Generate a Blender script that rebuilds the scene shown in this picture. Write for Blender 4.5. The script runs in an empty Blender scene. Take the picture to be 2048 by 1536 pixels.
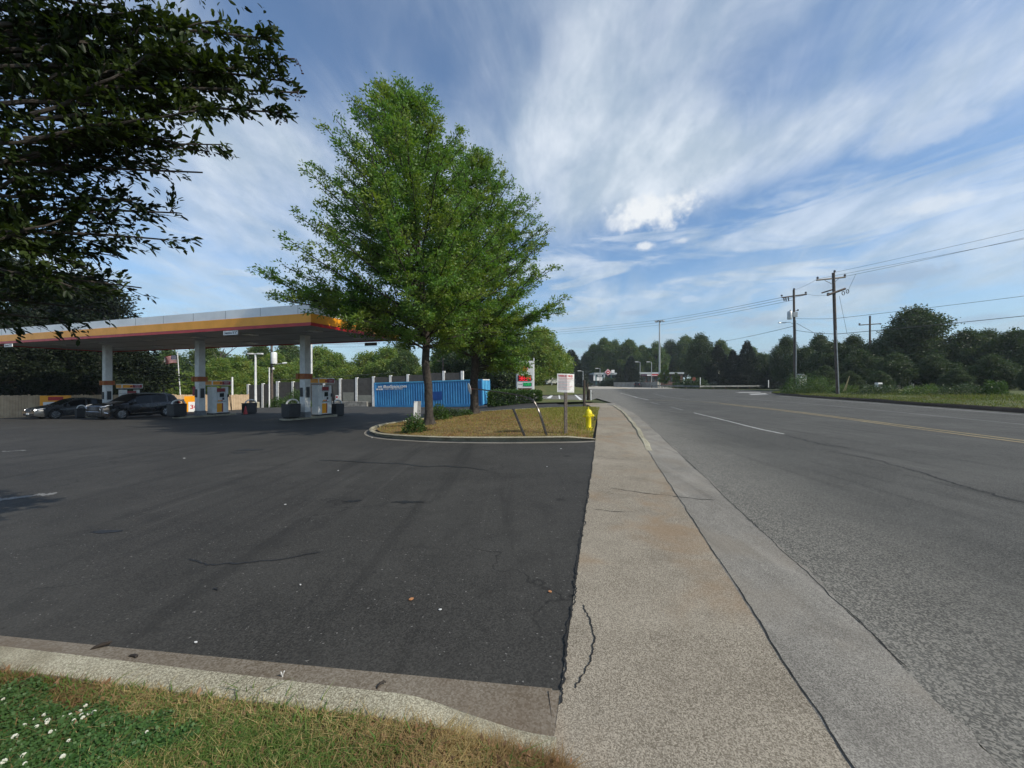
import bpy, math, random
import numpy as np
from mathutils import Vector, Matrix
D = bpy.data
scene = bpy.context.scene
COL = scene.collection
R = math.radians

# ------------------------------------------------------------------ camera
F = 769.0                      # focal length in photograph pixels (2048 wide)
HY = 765.0                     # horizon row
CAMZ = 1.6
cam_d = D.cameras.new("camera")
cam = D.objects.new("camera", cam_d)
COL.objects.link(cam)
cam_d.sensor_width = 36
cam_d.lens = 36 * F / 2048
cam_d.clip_start = 0.05
cam_d.clip_end = 6000
cam.location = (0, 0, CAMZ)
cam.rotation_euler = (R(90) - math.atan(3 / F), 0, 0)
scene.camera = cam

# ------------------------------------------------------------------ light
SUN_AZ, SUN_EL = -25.0, 39.0   # azimuth measured from +X
sd = Vector((math.cos(R(SUN_AZ)) * math.cos(R(SUN_EL)), math.sin(R(SUN_AZ)) * math.cos(R(SUN_EL)), math.sin(R(SUN_EL))))
sun_d = D.lights.new("sun", 'SUN')
sun_d.energy = 3.8
sun_d.angle = R(0.5)
sun_d.color = (1.0, 0.93, 0.80)
sun = D.objects.new("sun", sun_d)
COL.objects.link(sun)
sun.rotation_euler = sd.to_track_quat('Z', 'Y').to_euler()
scene.view_settings.view_transform = 'Standard'
scene.view_settings.look = 'None'
scene.view_settings.gamma = 1
scene.view_settings.exposure = 0.25
scene.cycles.max_bounces = 6
scene.cycles.transparent_max_bounces = 8

world = D.worlds.new("World")
scene.world = world
world.use_nodes = True
wt = world.node_tree
wt.nodes.clear()

class NT:
    """tiny helper for node maths"""
    def __init__(s, nt): s.nt = nt
    def n(s, typ, **kw):
        nd = s.nt.nodes.new(typ)
        for k, v in kw.items(): setattr(nd, k, v)
        return nd
    def put(s, sock, v):
        if isinstance(v, bpy.types.NodeSocket): s.nt.links.new(v, sock)
        elif v is not None: sock.default_value = v
    def m(s, op, a, b=None, c=None, clamp=False):
        nd = s.n('ShaderNodeMath', operation=op); nd.use_clamp = clamp
        for i, v in enumerate((a, b, c)):
            if v is not None: s.put(nd.inputs[i], v)
        return nd.outputs[0]
    def v(s, op, a, b=None):
        nd = s.n('ShaderNodeVectorMath', operation=op)
        s.put(nd.inputs[0], a)
        if b is not None:
            s.put(nd.inputs[3] if op == 'SCALE' else nd.inputs[1], b)
        return nd.outputs['Value'] if op in ('LENGTH', 'DOT_PRODUCT', 'DISTANCE') else nd.outputs['Vector']
    def noise(s, vec, scale, detail=4, rough=0.5, dist=0.0):
        nd = s.n('ShaderNodeTexNoise')
        s.put(nd.inputs['Vector'], vec)
        nd.inputs['Scale'].default_value = scale
        nd.inputs['Detail'].default_value = detail
        nd.inputs['Roughness'].default_value = rough
        nd.inputs['Distortion'].default_value = dist
        return nd.outputs[0]
    def smooth(s, x, lo, hi, to0=0.0, to1=1.0):
        nd = s.n('ShaderNodeMapRange', interpolation_type='SMOOTHSTEP')
        s.put(nd.inputs['Value'], x)
        nd.inputs['From Min'].default_value = lo; nd.inputs['From Max'].default_value = hi
        nd.inputs['To Min'].default_value = to0; nd.inputs['To Max'].default_value = to1
        return nd.outputs['Result']
    def mix(s, f, a, b, blend='MIX'):
        nd = s.n('ShaderNodeMix', data_type='RGBA', blend_type=blend)
        s.put(nd.inputs[0], f)
        for i, v in ((6, a), (7, b)):
            if isinstance(v, (tuple, list)) and len(v) == 3: v = (*v, 1)
            s.put(nd.inputs[i], v)
        return nd.outputs[2]

def pdir(px, py):
    v = Vector(((px - 1024) / F, 1.0, (HY - py) / F)); v.normalize(); return v

W = NT(wt)
tc = W.n('ShaderNodeTexCoord').outputs['Generated']
sep = W.n('ShaderNodeSeparateXYZ'); W.put(sep.inputs[0], tc)
sx, sy, sz = sep.outputs
zc = W.m('ADD', W.m('MAXIMUM', sz, 0.0), 0.26)
cmb = W.n('ShaderNodeCombineXYZ')
W.put(cmb.inputs[0], W.m('DIVIDE', sx, zc)); W.put(cmb.inputs[1], W.m('DIVIDE', sy, zc))
P2 = cmb.outputs[0]
rot = W.n('ShaderNodeMapping'); W.put(rot.inputs[0], P2)
rot.inputs['Rotation'].default_value = (0, 0, R(35)); rot.inputs['Scale'].default_value = (1.25, 0.75, 1)
rot2 = W.n('ShaderNodeMapping'); W.put(rot2.inputs[0], P2)
rot2.inputs['Rotation'].default_value = (0, 0, R(-14)); rot2.inputs['Scale'].default_value = (2.0, 1.05, 1)
n1 = W.noise(rot.outputs[0], 1.1, 7, 0.50, 0.9)
n2 = W.noise(rot2.outputs[0], 1.5, 10, 0.60, 1.4)
dens = W.m('ADD', W.m('MULTIPLY', n1, 0.62), W.m('MULTIPLY', n2, 0.38))
def blob(px, py, rx, rz, amount):
    """cloud bank (positive) or gap (negative) round a direction; radii in photograph pixels"""
    global dens
    c = pdir(px, py)
    df = W.v('SUBTRACT', tc, tuple(c))
    sc = W.v('MULTIPLY', df, (F / rx, F / rx, F / rz))
    w = W.smooth(W.v('LENGTH', sc), 1.0, 0.0)
    dens = W.m('ADD', dens, W.m('MULTIPLY', w, amount))
blob(1130, 230, 520, 260, 0.15)
blob(1330, 340, 560, 150, 0.12)
blob(780, 110, 330, 210, -0.17)
blob(1400, 480, 520, 90, -0.20)
blob(1620, 380, 420, 70, -0.10)
blob(560, 30, 240, 120, -0.12)
blob(1720, 470, 400, 90, 0.10)
blob(1640, 110, 300, 130, -0.05)
blob(1500, 170, 140, 90, -0.08)
blob(420, 330, 330, 330, 0.08)
blob(1950, 250, 350, 300, 0.06)
cl = W.smooth(dens, 0.35, 0.74, 0.08, 0.95)
hz = W.smooth(sz, 0.34, 0.0)                       # thin veil thickens towards the horizon
lowm = W.n('ShaderNodeMapping'); W.put(lowm.inputs[0], tc); lowm.inputs['Scale'].default_value = (2.6, 2.6, 15); lowm.inputs['Rotation'].default_value = (R(3), R(-5), 0)
n3 = W.noise(lowm.outputs[0], 1.3, 8, 0.58, 0.8)
hz2 = W.smooth(sz, 0.62, 0.18)
cl = W.m('MAXIMUM', cl, W.m('MULTIPLY', hz2, W.smooth(n3, 0.42, 0.64, 0.12, 0.86)))
cl = W.m('MAXIMUM', cl, W.m('MULTIPLY', hz, 0.62))
sky = W.n('ShaderNodeTexSky', sky_type='NISHITA')
sky.sun_disc = False
sky.sun_elevation = R(SUN_EL)
sky.sun_rotation = R(90 - SUN_AZ)
sky.air_density = 1.0; sky.dust_density = 0.6; sky.ozone_density = 2.0
SKY_K, CLOUD_K = 0.10, 1.0
skyc = W.v('SCALE', sky.outputs[0], SKY_K * 1.15)
skyc = W.mix(1.0, skyc, (0.76, 0.97, 1.12), 'MULTIPLY')
tone = W.noise(rot2.outputs[0], 3.0, 5, 0.6)
cloudc = W.mix(W.smooth(tone, 0.3, 0.72), (0.40, 0.49, 0.59), (0.68, 0.74, 0.81))
cloudc = W.mix(hz, cloudc, (0.34, 0.45, 0.54))
out = W.mix(cl, skyc, cloudc)
# small grey-bottomed fair weather clouds
gn = W.noise(tc, 30.0, 6, 0.62)
gn2 = W.noise(tc, 11.0, 3, 0.5)
for (px, py, rx, rz, br) in [(1300, 425, 118, 44, 1.0), (1290, 493, 40, 13, .8), (1858, 410, 60, 16, .4),
                             (1360, 482, 26, 10, .5), (1378, 598, 30, 8, .25), (1270, 625, 60, 9, -.4), (1490, 645, 70, 14, -.35),
                             (1740, 560, 130, 18, -.5), (1940, 640, 60, 10, -.4), (1160, 690, 90, 12, -.4),
                             (1600, 700, 150, 12, -.35), (1845, 270, 90, 22, .22), (1235, 445, 50, 30, .5)]:
    c = pdir(px, py)
    sc = W.v('MULTIPLY', W.v('SUBTRACT', tc, tuple(c)), (F / (rx * .72), F / (rx * .72), F / (rz * .8)))
    dd = W.m('ADD', W.v('LENGTH', sc), W.m('ADD', W.m('MULTIPLY', W.m('SUBTRACT', gn, 0.5), 1.5), W.m('MULTIPLY', W.m('SUBTRACT', gn2, 0.5), 1.2)))
    k = W.smooth(dd, 1.0, 0.35, 0.0, abs(br))
    out = W.mix(k, out, (0.74, 0.77, 0.80) if br > 0 else (0.30, 0.38, 0.50))
bg = W.n('ShaderNodeBackground'); W.put(bg.inputs[0], out); bg.inputs[1].default_value = 1.0
wo = W.n('ShaderNodeOutputWorld'); wt.links.new(bg.outputs[0], wo.inputs[0])

# ------------------------------------------------------------------ tagging
def tag(o, label=None, cat=None, group=None, kind=None):
    if label: o['label'] = label
    if cat: o['category'] = cat
    if group: o['group'] = group
    if kind: o['kind'] = kind
    return o
def thing(name, label, cat, loc=(0, 0, 0), rz=0.0, group=None):
    o = D.objects.new(name, None); COL.objects.link(o)
    o.empty_display_size = 0.2
    o.location = loc; o.rotation_euler = (0, 0, rz)
    return tag(o, label, cat, group)
def copy_tree(o, parent=None):
    c = o.copy(); COL.objects.link(c); c.parent = parent
    for ch in o.children: copy_tree(ch, c)
    return c

# ------------------------------------------------------------------ mesh builder
class MB:
    def __init__(s): s.V = []; s.Fc = []
    def add(s, V, Fc):
        b = len(s.V); s.V += [tuple(v) for v in V]; s.Fc += [tuple(i + b for i in f) for f in Fc]
        return s
    def box(s, c, d, rz=0.0, M=None, top=1.0):
        """box centred at c, size d; top = scale of the upper face"""
        V = []
        for z in (-.5, .5):
            k = top if z > 0 else 1.0
            for x, y in ((-.5, -.5), (.5, -.5), (.5, .5), (-.5, .5)):
                p = Vector((x * d[0] * k, y * d[1] * k, z * d[2]))
                if M is not None: p = M @ p
                elif rz: p = Vector((p.x * math.cos(rz) - p.y * math.sin(rz), p.x * math.sin(rz) + p.y * math.cos(rz), p.z))
                V.append(p + Vector(c))
        return s.add(V, [(0, 3, 2, 1), (4, 5, 6, 7), (0, 1, 5, 4), (1, 2, 6, 5), (2, 3, 7, 6), (3, 0, 4, 7)])
    def tube(s, pts, rad, n=8, cap=True):
        pts = [Vector(p) for p in pts]
        if not isinstance(rad, (list, tuple)): rad = [rad] * len(pts)
        V, Fc = [], []
        a = None
        for i, p in enumerate(pts):
            t = (pts[min(i + 1, len(pts) - 1)] - pts[max(i - 1, 0)])
            if t.length < 1e-9: t = Vector((0, 0, 1))
            t.normalize()
            if a is None: a = t.cross(Vector((0, 0, 1)) if abs(t.z) < .9 else Vector((1, 0, 0)))
            else: a = a - t * a.dot(t)
            if a.length < 1e-6: a = t.orthogonal()
            a.normalize(); b = t.cross(a)
            for k in range(n):
                an = 2 * math.pi * k / n
                V.append(p + (a * math.cos(an) + b * math.sin(an)) * rad[i])
        for i in range(len(pts) - 1):
            for k in range(n):
                Fc.append((i * n + k, i * n + (k + 1) % n, (i + 1) * n + (k + 1) % n, (i + 1) * n + k))
        if cap:
            Fc.append(tuple(range(n))[::-1]); Fc.append(tuple((len(pts) - 1) * n + k for k in range(n)))
        return s.add(V, Fc)
    def lathe(s, prof, c=(0, 0, 0), n=16, M=None):
        """prof: (radius, height) pairs; axis z, or mapped through M"""
        V, Fc = [], []
        for r, h in prof:
            for k in range(n):
                an = 2 * math.pi * k / n
                p = Vector((r * math.cos(an), r * math.sin(an), h))
                if M is not None: p = M @ p
                V.append(p + Vector(c))
        for i in range(len(prof) - 1):
            for k in range(n):
                Fc.append((i * n + k, i * n + (k + 1) % n, (i + 1) * n + (k + 1) % n, (i + 1) * n + k))
        Fc.append(tuple(range(n))[::-1]); Fc.append(tuple((len(prof) - 1) * n + k for k in range(n)))
        return s.add(V, Fc)
    def prism(s, poly, h0, h1, f=None):
        """poly of 2-D points extruded h0..h1; f maps (a, b, h) to a point"""
        f = f or (lambda a, b, h: (a, b, h))
        n = len(poly)
        V = [f(a, b, h0) for a, b in poly] + [f(a, b, h1) for a, b in poly]
        Fc = [tuple(range(n))[::-1], tuple(range(n, 2 * n))] + [(i, (i + 1) % n, n + (i + 1) % n, n + i) for i in range(n)]
        return s.add(V, Fc)
    def build(s, name, m, parent=None, loc=None, smooth=False, bevel=0.0):
        me = D.meshes.new(name)
        if loc is not None: V = [(v[0] - loc[0], v[1] - loc[1], v[2] - loc[2]) for v in s.V]
        else: V = s.V
        me.from_pydata(V, [], s.Fc); me.update()
        o = D.objects.new(name, me); COL.objects.link(o)
        if loc is not None and parent is None: o.location = loc
        if m: me.materials.append(m)
        if parent is not None: o.parent = parent
        if smooth:
            me.polygons.foreach_set('use_smooth', [True] * len(me.polygons))
            if smooth is not True: me.set_sharp_from_angle(angle=R(smooth))
        if bevel:
            b = o.modifiers.new('bevel', 'BEVEL'); b.width = bevel; b.segments = 2; b.limit_method = 'ANGLE'
        return o

def quads_mesh(name, V, Q, m, parent=None, extra_attr=None):
    """fast mesh from numpy arrays of vertices and quads"""
    me = D.meshes.new(name)
    V = np.asarray(V, dtype=np.float32); Q = np.asarray(Q, dtype=np.int32)
    me.vertices.add(len(V)); me.vertices.foreach_set('co', V.ravel())
    k = Q.shape[1]
    me.loops.add(Q.size); me.loops.foreach_set('vertex_index', Q.ravel())
    me.polygons.add(len(Q)); me.polygons.foreach_set('loop_start', np.arange(0, Q.size, k, dtype=np.int32))
    me.polygons.foreach_set('loop_total', np.full(len(Q), k, dtype=np.int32))
    me.update(calc_edges=True)
    o = D.objects.new(name, me); COL.objects.link(o)
    if m: me.materials.append(m)
    if parent is not None: o.parent = parent
    return o

FONTCACHE = {}
def text_mesh(body, size, m, name, parent, M, extrude=0.002, align='CENTER', width=None, bold=0.0):
    c = D.curves.new('txt', 'FONT'); c.body = body; c.size = size; c.extrude = extrude
    c.align_x = align; c.align_y = 'CENTER'; c.offset = bold
    c.resolution_u = 2
    o = D.objects.new('txt', c); COL.objects.link(o)
    me = D.meshes.new_from_object(o)
    D.objects.remove(o); D.curves.remove(c)
    if width:
        co = [v.co for v in me.vertices]
        if co:
            w = max(v.x for v in co) - min(v.x for v in co)
            k = width / max(w, 1e-6)
            for v in me.vertices: v.co.x *= k
    me.transform(M)
    me.materials.clear(); me.materials.append(m)
    o = D.objects.new(name, me); COL.objects.link(o)
    if parent is not None: o.parent = parent
    return o
def face_M(origin, right, up):
    """matrix that lays text (x right, y up) on a plane"""
    r = Vector(right).normalized(); u = Vector(up).normalized(); n = r.cross(u)
    M = Matrix(((r.x, u.x, n.x, origin[0]), (r.y, u.y, n.y, origin[1]), (r.z, u.z, n.z, origin[2]), (0, 0, 0, 1)))
    return M

# ------------------------------------------------------------------ materials
MATS = {}
def mat(name, col, rough=0.6, metal=0.0, var=0.12, scale=6.0, bump=0.0, bscale=40.0, col2=None, coat=0.0, emit=None, spec=0.5):
    if name in MATS: return MATS[name]
    m = D.materials.new(name); m.use_nodes = True
    N = NT(m.node_tree); b = m.node_tree.nodes['Principled BSDF']
    t = N.n('ShaderNodeTexCoord').outputs['Object']
    n = N.noise(t, scale, 5, 0.6)
    c2 = col2 or tuple(c * (1 - var * 2) for c in col)
    c1 = col if col2 else tuple(min(1, c * (1 + var * .5)) for c in col)
    N.put(b.inputs['Base Color'], N.mix(N.smooth(n, 0.3, 0.7), c2, c1))
    N.put(b.inputs['Roughness'], N.smooth(n, 0.2, 0.8, min(1, rough + .08), max(0.02, rough - .06)))
    b.inputs['Metallic'].default_value = metal
    b.inputs['Specular IOR Level'].default_value = spec
    if coat: b.inputs['Coat Weight'].default_value = coat; b.inputs['Coat Roughness'].default_value = .03
    if bump:
        bn = N.n('ShaderNodeBump'); bn.inputs['Strength'].default_value = bump; bn.inputs['Distance'].default_value = 0.02
        N.put(bn.inputs['Height'], N.noise(t, bscale, 6, 0.65)); N.put(b.inputs['Normal'], bn.outputs[0])
    if emit:
        b.inputs['Emission Color'].default_value = (*emit[0], 1); b.inputs['Emission Strength'].default_value = emit[1]
    MATS[name] = m
    return m
def leaf_mat(name, ca, cb, cc, trans=0.35, rough=0.5, spec=0.35):
    m = D.materials.new(name); m.use_nodes = True
    nt = m.node_tree; N = NT(nt); b = nt.nodes['Principled BSDF']
    g = N.n('ShaderNodeNewGeometry').outputs['Random Per Island']
    t = N.n('ShaderNodeTexCoord').outputs['Object']
    clump = N.noise(t, 0.9, 3, 0.5)
    a = N.mix(g, ca, cb)
    a = N.mix(N.smooth(clump, 0.42, 0.66), a, cc)
    N.put(b.inputs['Base Color'], a); b.inputs['Roughness'].default_value = rough
    b.inputs['Specular IOR Level'].default_value = spec
    tr = N.n('ShaderNodeBsdfTranslucent')
    N.put(tr.inputs[0], N.mix(1.0, a, (1.5, 1.6, .6), 'MULTIPLY'))
    mx = N.n('ShaderNodeMixShader'); mx.inputs[0].default_value = trans
    nt.links.new(b.outputs[0], mx.inputs[1]); nt.links.new(tr.outputs[0], mx.inputs[2])
    nt.links.new(mx.outputs[0], nt.nodes['Material Output'].inputs[0])
    return m

# ------------------------------------------------------------------ ground shape
RU = (0.2317, 0.9728)           # along the road
RN = (0.9728, -0.2317)          # to the right of it
def sstep(x, a, b):
    u = min(1, max(0, (x - a) / (b - a))); return u * u * (3 - 2 * u)
def zg(X, Y):
    o = X * RN[0] + Y * RN[1]; t = X * RU[0] + Y * RU[1]; s = -o - .21
    if s <= 0: return 0.0
    w = sstep(-X, -2.5, 5.5)
    s2 = min(s, 60)
    z = -0.012 * s2 - 0.012 * max(0, s2 - 25) - 0.02 * max(0, min(t, 75)) * w - 0.05 * max(0, min(t, 54) - 38) * w
    return z
def P(px, py, dz=0.0):
    """where the view ray through a photograph pixel meets the ground (+dz)"""
    rx = (px - 1024) / F; rz = -(py - HY) / F
    lo, hi = 0.3, 600.0
    f = lambda d: CAMZ + rz * d - zg(rx * d, d) - dz
    d = lo
    while d < hi:
        nd = d * 1.02 + .02
        if f(nd) <= 0:
            a, b = d, nd
            for _ in range(30):
                mmid = (a + b) / 2
                if f(mmid) > 0: a = mmid
                else: b = mmid
            d = (a + b) / 2; break
        d = nd
    return Vector((rx * d, d, zg(rx * d, d) + dz))
def at(px, d, z=0.0):
    return Vector(((px - 1024) / F * d, d, z))
def ray(px, py, d):
    return Vector(((px - 1024) / F * d, d, CAMZ - (py - HY) / F * d))
def ot(o, t, z=0.0):
    return Vector((o * RN[0] + t * RU[0], o * RN[1] + t * RU[1], z))
# ------------------------------------------------------------------ ground materials
def paving_mat(name, base, dark, light, chip_scale, chip_amt, big=0.25, edge=None, spots=0, crack=0.0, rough=0.85, tint=None, chip_lo=0.0, bump=0.4, streak=None):
    m = D.materials.new(name); m.use_nodes = True
    nt = m.node_tree; N = NT(nt); b = nt.nodes['Principled BSDF']
    t = N.n('ShaderNodeTexCoord').outputs['Object']
    vo = N.n('ShaderNodeTexVoronoi'); N.put(vo.inputs['Vector'], t); vo.inputs['Scale'].default_value = chip_scale
    ws = N.n('ShaderNodeTexWhiteNoise'); N.put(ws.inputs[0], vo.outputs['Color'])
    chip = N.smooth(ws.outputs[0], chip_lo, 1.0)
    gr = N.noise(t, chip_scale * .8, 5, 0.7)
    fine = N.mix(chip_amt, base, N.mix(chip, dark, light))
    fine = N.mix(N.smooth(gr, 0.35, 0.7, 0, .45), fine, dark)
    L = N.noise(t, 0.35, 5, 0.62, 0.6)
    M2 = N.noise(t, 2.3, 6, 0.65, 0.5)
    c = N.mix(N.smooth(L, 0.35, 0.7, 0, big), fine, light)
    c = N.mix(N.smooth(M2, 0.45, 0.75, 0, big), c, dark)
    if tint:
        c = N.mix(N.smooth(N.noise(t, 0.8, 4, .6, .4), 0.48, 0.68, 0, tint[1]), c, tint[0])
    if streak:
        mp = N.n('ShaderNodeMapping'); N.put(mp.inputs[0], t)
        mp.inputs['Rotation'].default_value = (0, 0, R(streak[1])); mp.inputs['Scale'].default_value = (3.2, .16, 1)
        sn = N.noise(mp.outputs[0], 1.0, 5, .6, .3)
        c = N.mix(N.smooth(sn, 0.52, 0.72, 0, streak[0]), c, dark)
        c = N.mix(N.smooth(sn, 0.42, 0.26, 0, streak[0] * .7), c, light)
    if spots:
        for sc_, lo_, amt in ((1.1, .13, .75), (4.5, .12, .6)):
            v4 = N.n('ShaderNodeTexVoronoi'); N.put(v4.inputs['Vector'], t); v4.inputs['Scale'].default_value = sc_
            w4 = N.n('ShaderNodeTexWhiteNoise'); N.put(w4.inputs[0], v4.outputs['Color'])
            dd = N.m('ADD', v4.outputs['Distance'], N.m('MULTIPLY', N.m('SUBTRACT', N.noise(t, sc_ * 9, 5, .7), .5), .22))
            c = N.mix(N.m('MULTIPLY', N.smooth(dd, lo_, lo_ * .35), N.smooth(w4.outputs[0], .35, .9, 0, amt * spots)), c, tuple(x * .7 for x in dark))
        c = N.mix(N.smooth(N.noise(t, 38, 2, .5), .70, .74, 0, .5 * spots), c, (.30, .29, .27))
    if crack:
        v2 = N.n('ShaderNodeTexVoronoi', feature='DISTANCE_TO_EDGE')
        wv = N.v('ADD', t, N.v('SCALE', N.n('ShaderNodeTexNoise').outputs[1], 0.0))
        nn = N.n('ShaderNodeTexNoise'); N.put(nn.inputs[0], t); nn.inputs['Scale'].default_value = 2.2; nn.inputs['Detail'].default_value = 6
        wv = N.v('ADD', t, N.v('SCALE', N.v('SUBTRACT', nn.outputs[1], (.5, .5, .5)), .9))
        N.put(v2.inputs['Vector'], wv); v2.inputs['Scale'].default_value = crack
        ck = N.smooth(v2.outputs['Distance'], 0.006, 0.0)
        gate = N.smooth(N.noise(t, .5, 3), 0.48, 0.6)
        c = N.mix(N.m('MULTIPLY', ck, N.m('MULTIPLY', gate, .6)), c, tuple(x * .35 for x in dark))
    if edge:        # coarse worn stones where the surfacing frays towards the gutter
        o_ = N.v('DOT_PRODUCT', t, (RN[0], RN[1], 0)); v3 = N.n('ShaderNodeTexVoronoi'); N.put(v3.inputs['Vector'], t); v3.inputs['Scale'].default_value = 95
        w3 = N.n('ShaderNodeTexWhiteNoise'); N.put(w3.inputs[0], v3.outputs['Color'])
        fr = N.m('ADD', o_, N.m('MULTIPLY', N.noise(t, 1.2, 4), .9))
        c = N.mix(N.m('MULTIPLY', N.smooth(fr, edge[1], edge[0]), N.smooth(w3.outputs[0], .45, .8, .15, .8)), c, edge[2])
    N.put(b.inputs['Base Color'], c)
    b.inputs['Roughness'].default_value = rough; b.inputs['Specular IOR Level'].default_value = 0.25
    bn = N.n('ShaderNodeBump'); bn.inputs['Strength'].default_value = bump; bn.inputs['Distance'].default_value = 0.006
    N.put(bn.inputs['Height'], N.m('ADD', chip, gr)); N.put(b.inputs['Normal'], bn.outputs[0])
    return m
M_LOT = paving_mat('lot_asphalt', (.034, .032, .0285), (.016, .0152, .014), (.074, .071, .064), 100, .6, .42, crack=.28, rough=.8, bump=.4, streak=(.5, 60), spots=1)
M_ROAD = paving_mat('road_asphalt', (.072, .070, .063), (.020, .020, .018), (.17, .166, .15), 140, .75, .22, crack=.0, bump=.6, chip_lo=.25, streak=(.45, -13.4), edge=(1.9, 4.4, (.27, .255, .22)))
M_WALK = paving_mat('sidewalk_concrete', (.225, .190, .140), (.070, .056, .039), (.46, .41, .33), 190, .75, .3, tint=((.24, .16, .09), .6), bump=.45, spots=.5)
M_GUT = paving_mat('gutter_concrete', (.185, .172, .148), (.065, .06, .052), (.40, .375, .33), 180, .65, .35, bump=.45, tint=((.20, .17, .13), .5), streak=(.35, -13.4))
M_CURB = paving_mat('curb_concrete', (.36, .33, .235), (.12, .10, .065), (.62, .58, .44), 170, .75, .4, tint=((.16, .13, .08), .55), bump=.9)
M_GUT2 = paving_mat('dusty_gutter', (.180, .150, .108), (.075, .054, .034), (.26, .23, .19), 100, .65, .4, tint=((.10, .065, .04), .6), bump=.3)
M_BRIDGE = paving_mat('pale_road_concrete', (.36, .33, .28), (.26, .24, .2), (.45, .42, .36), 20, .3, .4, streak=(.3, -13.4))
M_DIRT = paving_mat('dark_soil', (.045, .032, .022), (.02, .014, .01), (.09, .065, .045), 60, .6, .4, bump=1.0)
M_GRASSG = paving_mat('grass_soil', (.085, .10, .030), (.05, .04, .018), (.16, .15, .05), 45, .7, .5, tint=((.17, .11, .045), .6), bump=1.0, rough=1)
M_ISL = paving_mat('straw_soil', (.20, .135, .055), (.07, .038, .018), (.30, .24, .09), 30, .85, .7, tint=((.17, .075, .03), .9), bump=1.0, rough=1)
M_FAR = paving_mat('far_field', (.045, .06, .02), (.025, .03, .012), (.08, .09, .03), 3, .5, .4, rough=1)
M_CRACK = mat('crack_tar', (.012, .012, .012), .9)
M_WHITEPAINT = paving_mat('worn_white_paint', (.34, .34, .32), (.13, .13, .125), (.52, .52, .5), 45, .7, .5)
M_FADED = paving_mat('faded_white_paint', (.17, .17, .165), (.09, .09, .09), (.25, .25, .24), 45, .7, .6)
M_YELLOW = paving_mat('worn_yellow_paint', (.36, .27, .12), (.13, .11, .08), (.48, .38, .18), 45, .6, .5)

def struct(o, kind='structure'):
    o['kind'] = kind; return o

# ---- base ground, one sheet to the horizon
def gridmesh(name, xs, ys, fz, m):
    V = [(x, y, fz(x, y)) for y in ys for x in xs]
    n = len(xs)
    Fc = [(j * n + i, j * n + i + 1, (j + 1) * n + i + 1, (j + 1) * n + i) for j in range(len(ys) - 1) for i in range(n - 1)]
    return MB().add(V, Fc).build(name, m, smooth=True)
xs = [-950, -700, -500, -250, -150, -110] + list(np.arange(-90, 26, 2.5)) + [40, 60, 90, 150, 250, 500, 950]
ys = [-200, -100, -40, -20, -10] + list(np.arange(-5, 91, 2.5)) + [110, 150, 250, 500, 950]
struct(gridmesh('ground', xs, ys, lambda x, y: zg(x, y) - .09, M_FAR))

# ---- parking lot
def near_edge(u): return (.27 - u * .99, 1.97 + .14 * u)
V = []; NU, NV = 56, 44
us = [70 * (i / NU) ** 1.6 for i in range(NU + 1)]
for u in us:
    e = near_edge(u); vm = 26.5 + 30 * sstep(u, 2.5, 9)
    for j in range(NV + 1):
        v = vm * (j / NV) ** 1.3
        x = e[0] + RU[0] * v; y = e[1] + RU[1] * v
        V.append((x, y, zg(x, y)))
Fc = [(i * (NV + 1) + j, i * (NV + 1) + j + 1, (i + 1) * (NV + 1) + j + 1, (i + 1) * (NV + 1) + j) for i in range(NU) for j in range(NV)]
struct(MB().add(V, Fc).build('parking_lot', M_LOT, smooth=True))

# ---- road bend
BT = [-20, 14, 20, 25, 30, 40, 50, 80, 123, 250]; BO = [0, 0, -.08, -.38, -.8, -1.4, -1.9, -2.9, -4.2, -8]
def bend(t): return float(np.interp(t, BT, BO))
def ribbon(name, o0, o1, ts, z, m, kind='structure', mb=None):
    V = []
    for t in ts:
        b = bend(t); zz = z(t) if callable(z) else z
        a0 = o0(t) if callable(o0) else o0; a1 = o1(t) if callable(o1) else o1
        V += [ot(a0 + b, t, zz), ot(a1 + b, t, zz)]
    Fc = [(2 * i, 2 * i + 1, 2 * i + 3, 2 * i + 2) for i in range(len(ts) - 1)]
    o = (mb or MB()).add(V, Fc)
    if mb is not None: return mb
    o = o.build(name, m)
    return struct(o)
def flat_poly(name, pts, m, z=None, kind='structure'):
    V = [Vector(p) for p in pts]
    if z is not None: V = [Vector((p.x, p.y, z)) for p in V]
    o = MB().add(V, [tuple(range(len(V)))]).build(name, m)
    if o.data.polygons[0].normal.z < 0: o.data.flip_normals()
    o['kind'] = kind
    return o
left = [ot(1.62 + bend(t), t) for t in (-12, 0, 8, 14, 18, 22, 26, 30)]
rd = left + [P(1194, 797), P(1184, 786), P(1178, 777.5), P(1363, 777.2), P(1450, 778.5), P(1538, 782), P(1640, 780), P(1700, 786)]
rd += [P(1700, 800), P(1800, 808), P(2048, 826), ot(21.2, 5), ot(21.2, -12)]
flat_poly('road', rd, M_ROAD, 0.0)
flat_poly('bridge_road', [P(1176, 778), P(1168, 768.4), P(1235, 768.4), P(1300, 771), P(1362, 777.6)], M_BRIDGE, .006)
flat_poly('side_road', [P(1066, 789), P(1200, 788.5), P(1196, 796), P(1180, 802), P(1120, 800.5), P(1072, 799.5)], M_ROAD, .01)
TS = [t / 2 for t in range(-10, 62)]
rgu = random.Random(8); TSG = [-5 + t * .09 for t in range(400)]
struct(ribbon('gutter', 1.0, lambda t: 1.66 + .05 * (rgu.random() - .5) + .03 * math.sin(t * 2.1), TSG, .005, M_GUT))
def swz(t): return .004 + .10 * sstep(t, 10.0, 12.5) * (1 - sstep(t, 25.5, 28))
def sw0(t): return -.215 - .35 * sstep(t, 20, 28)
struct(ribbon('sidewalk', sw0, 1.0, TS, swz, M_WALK))
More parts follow.
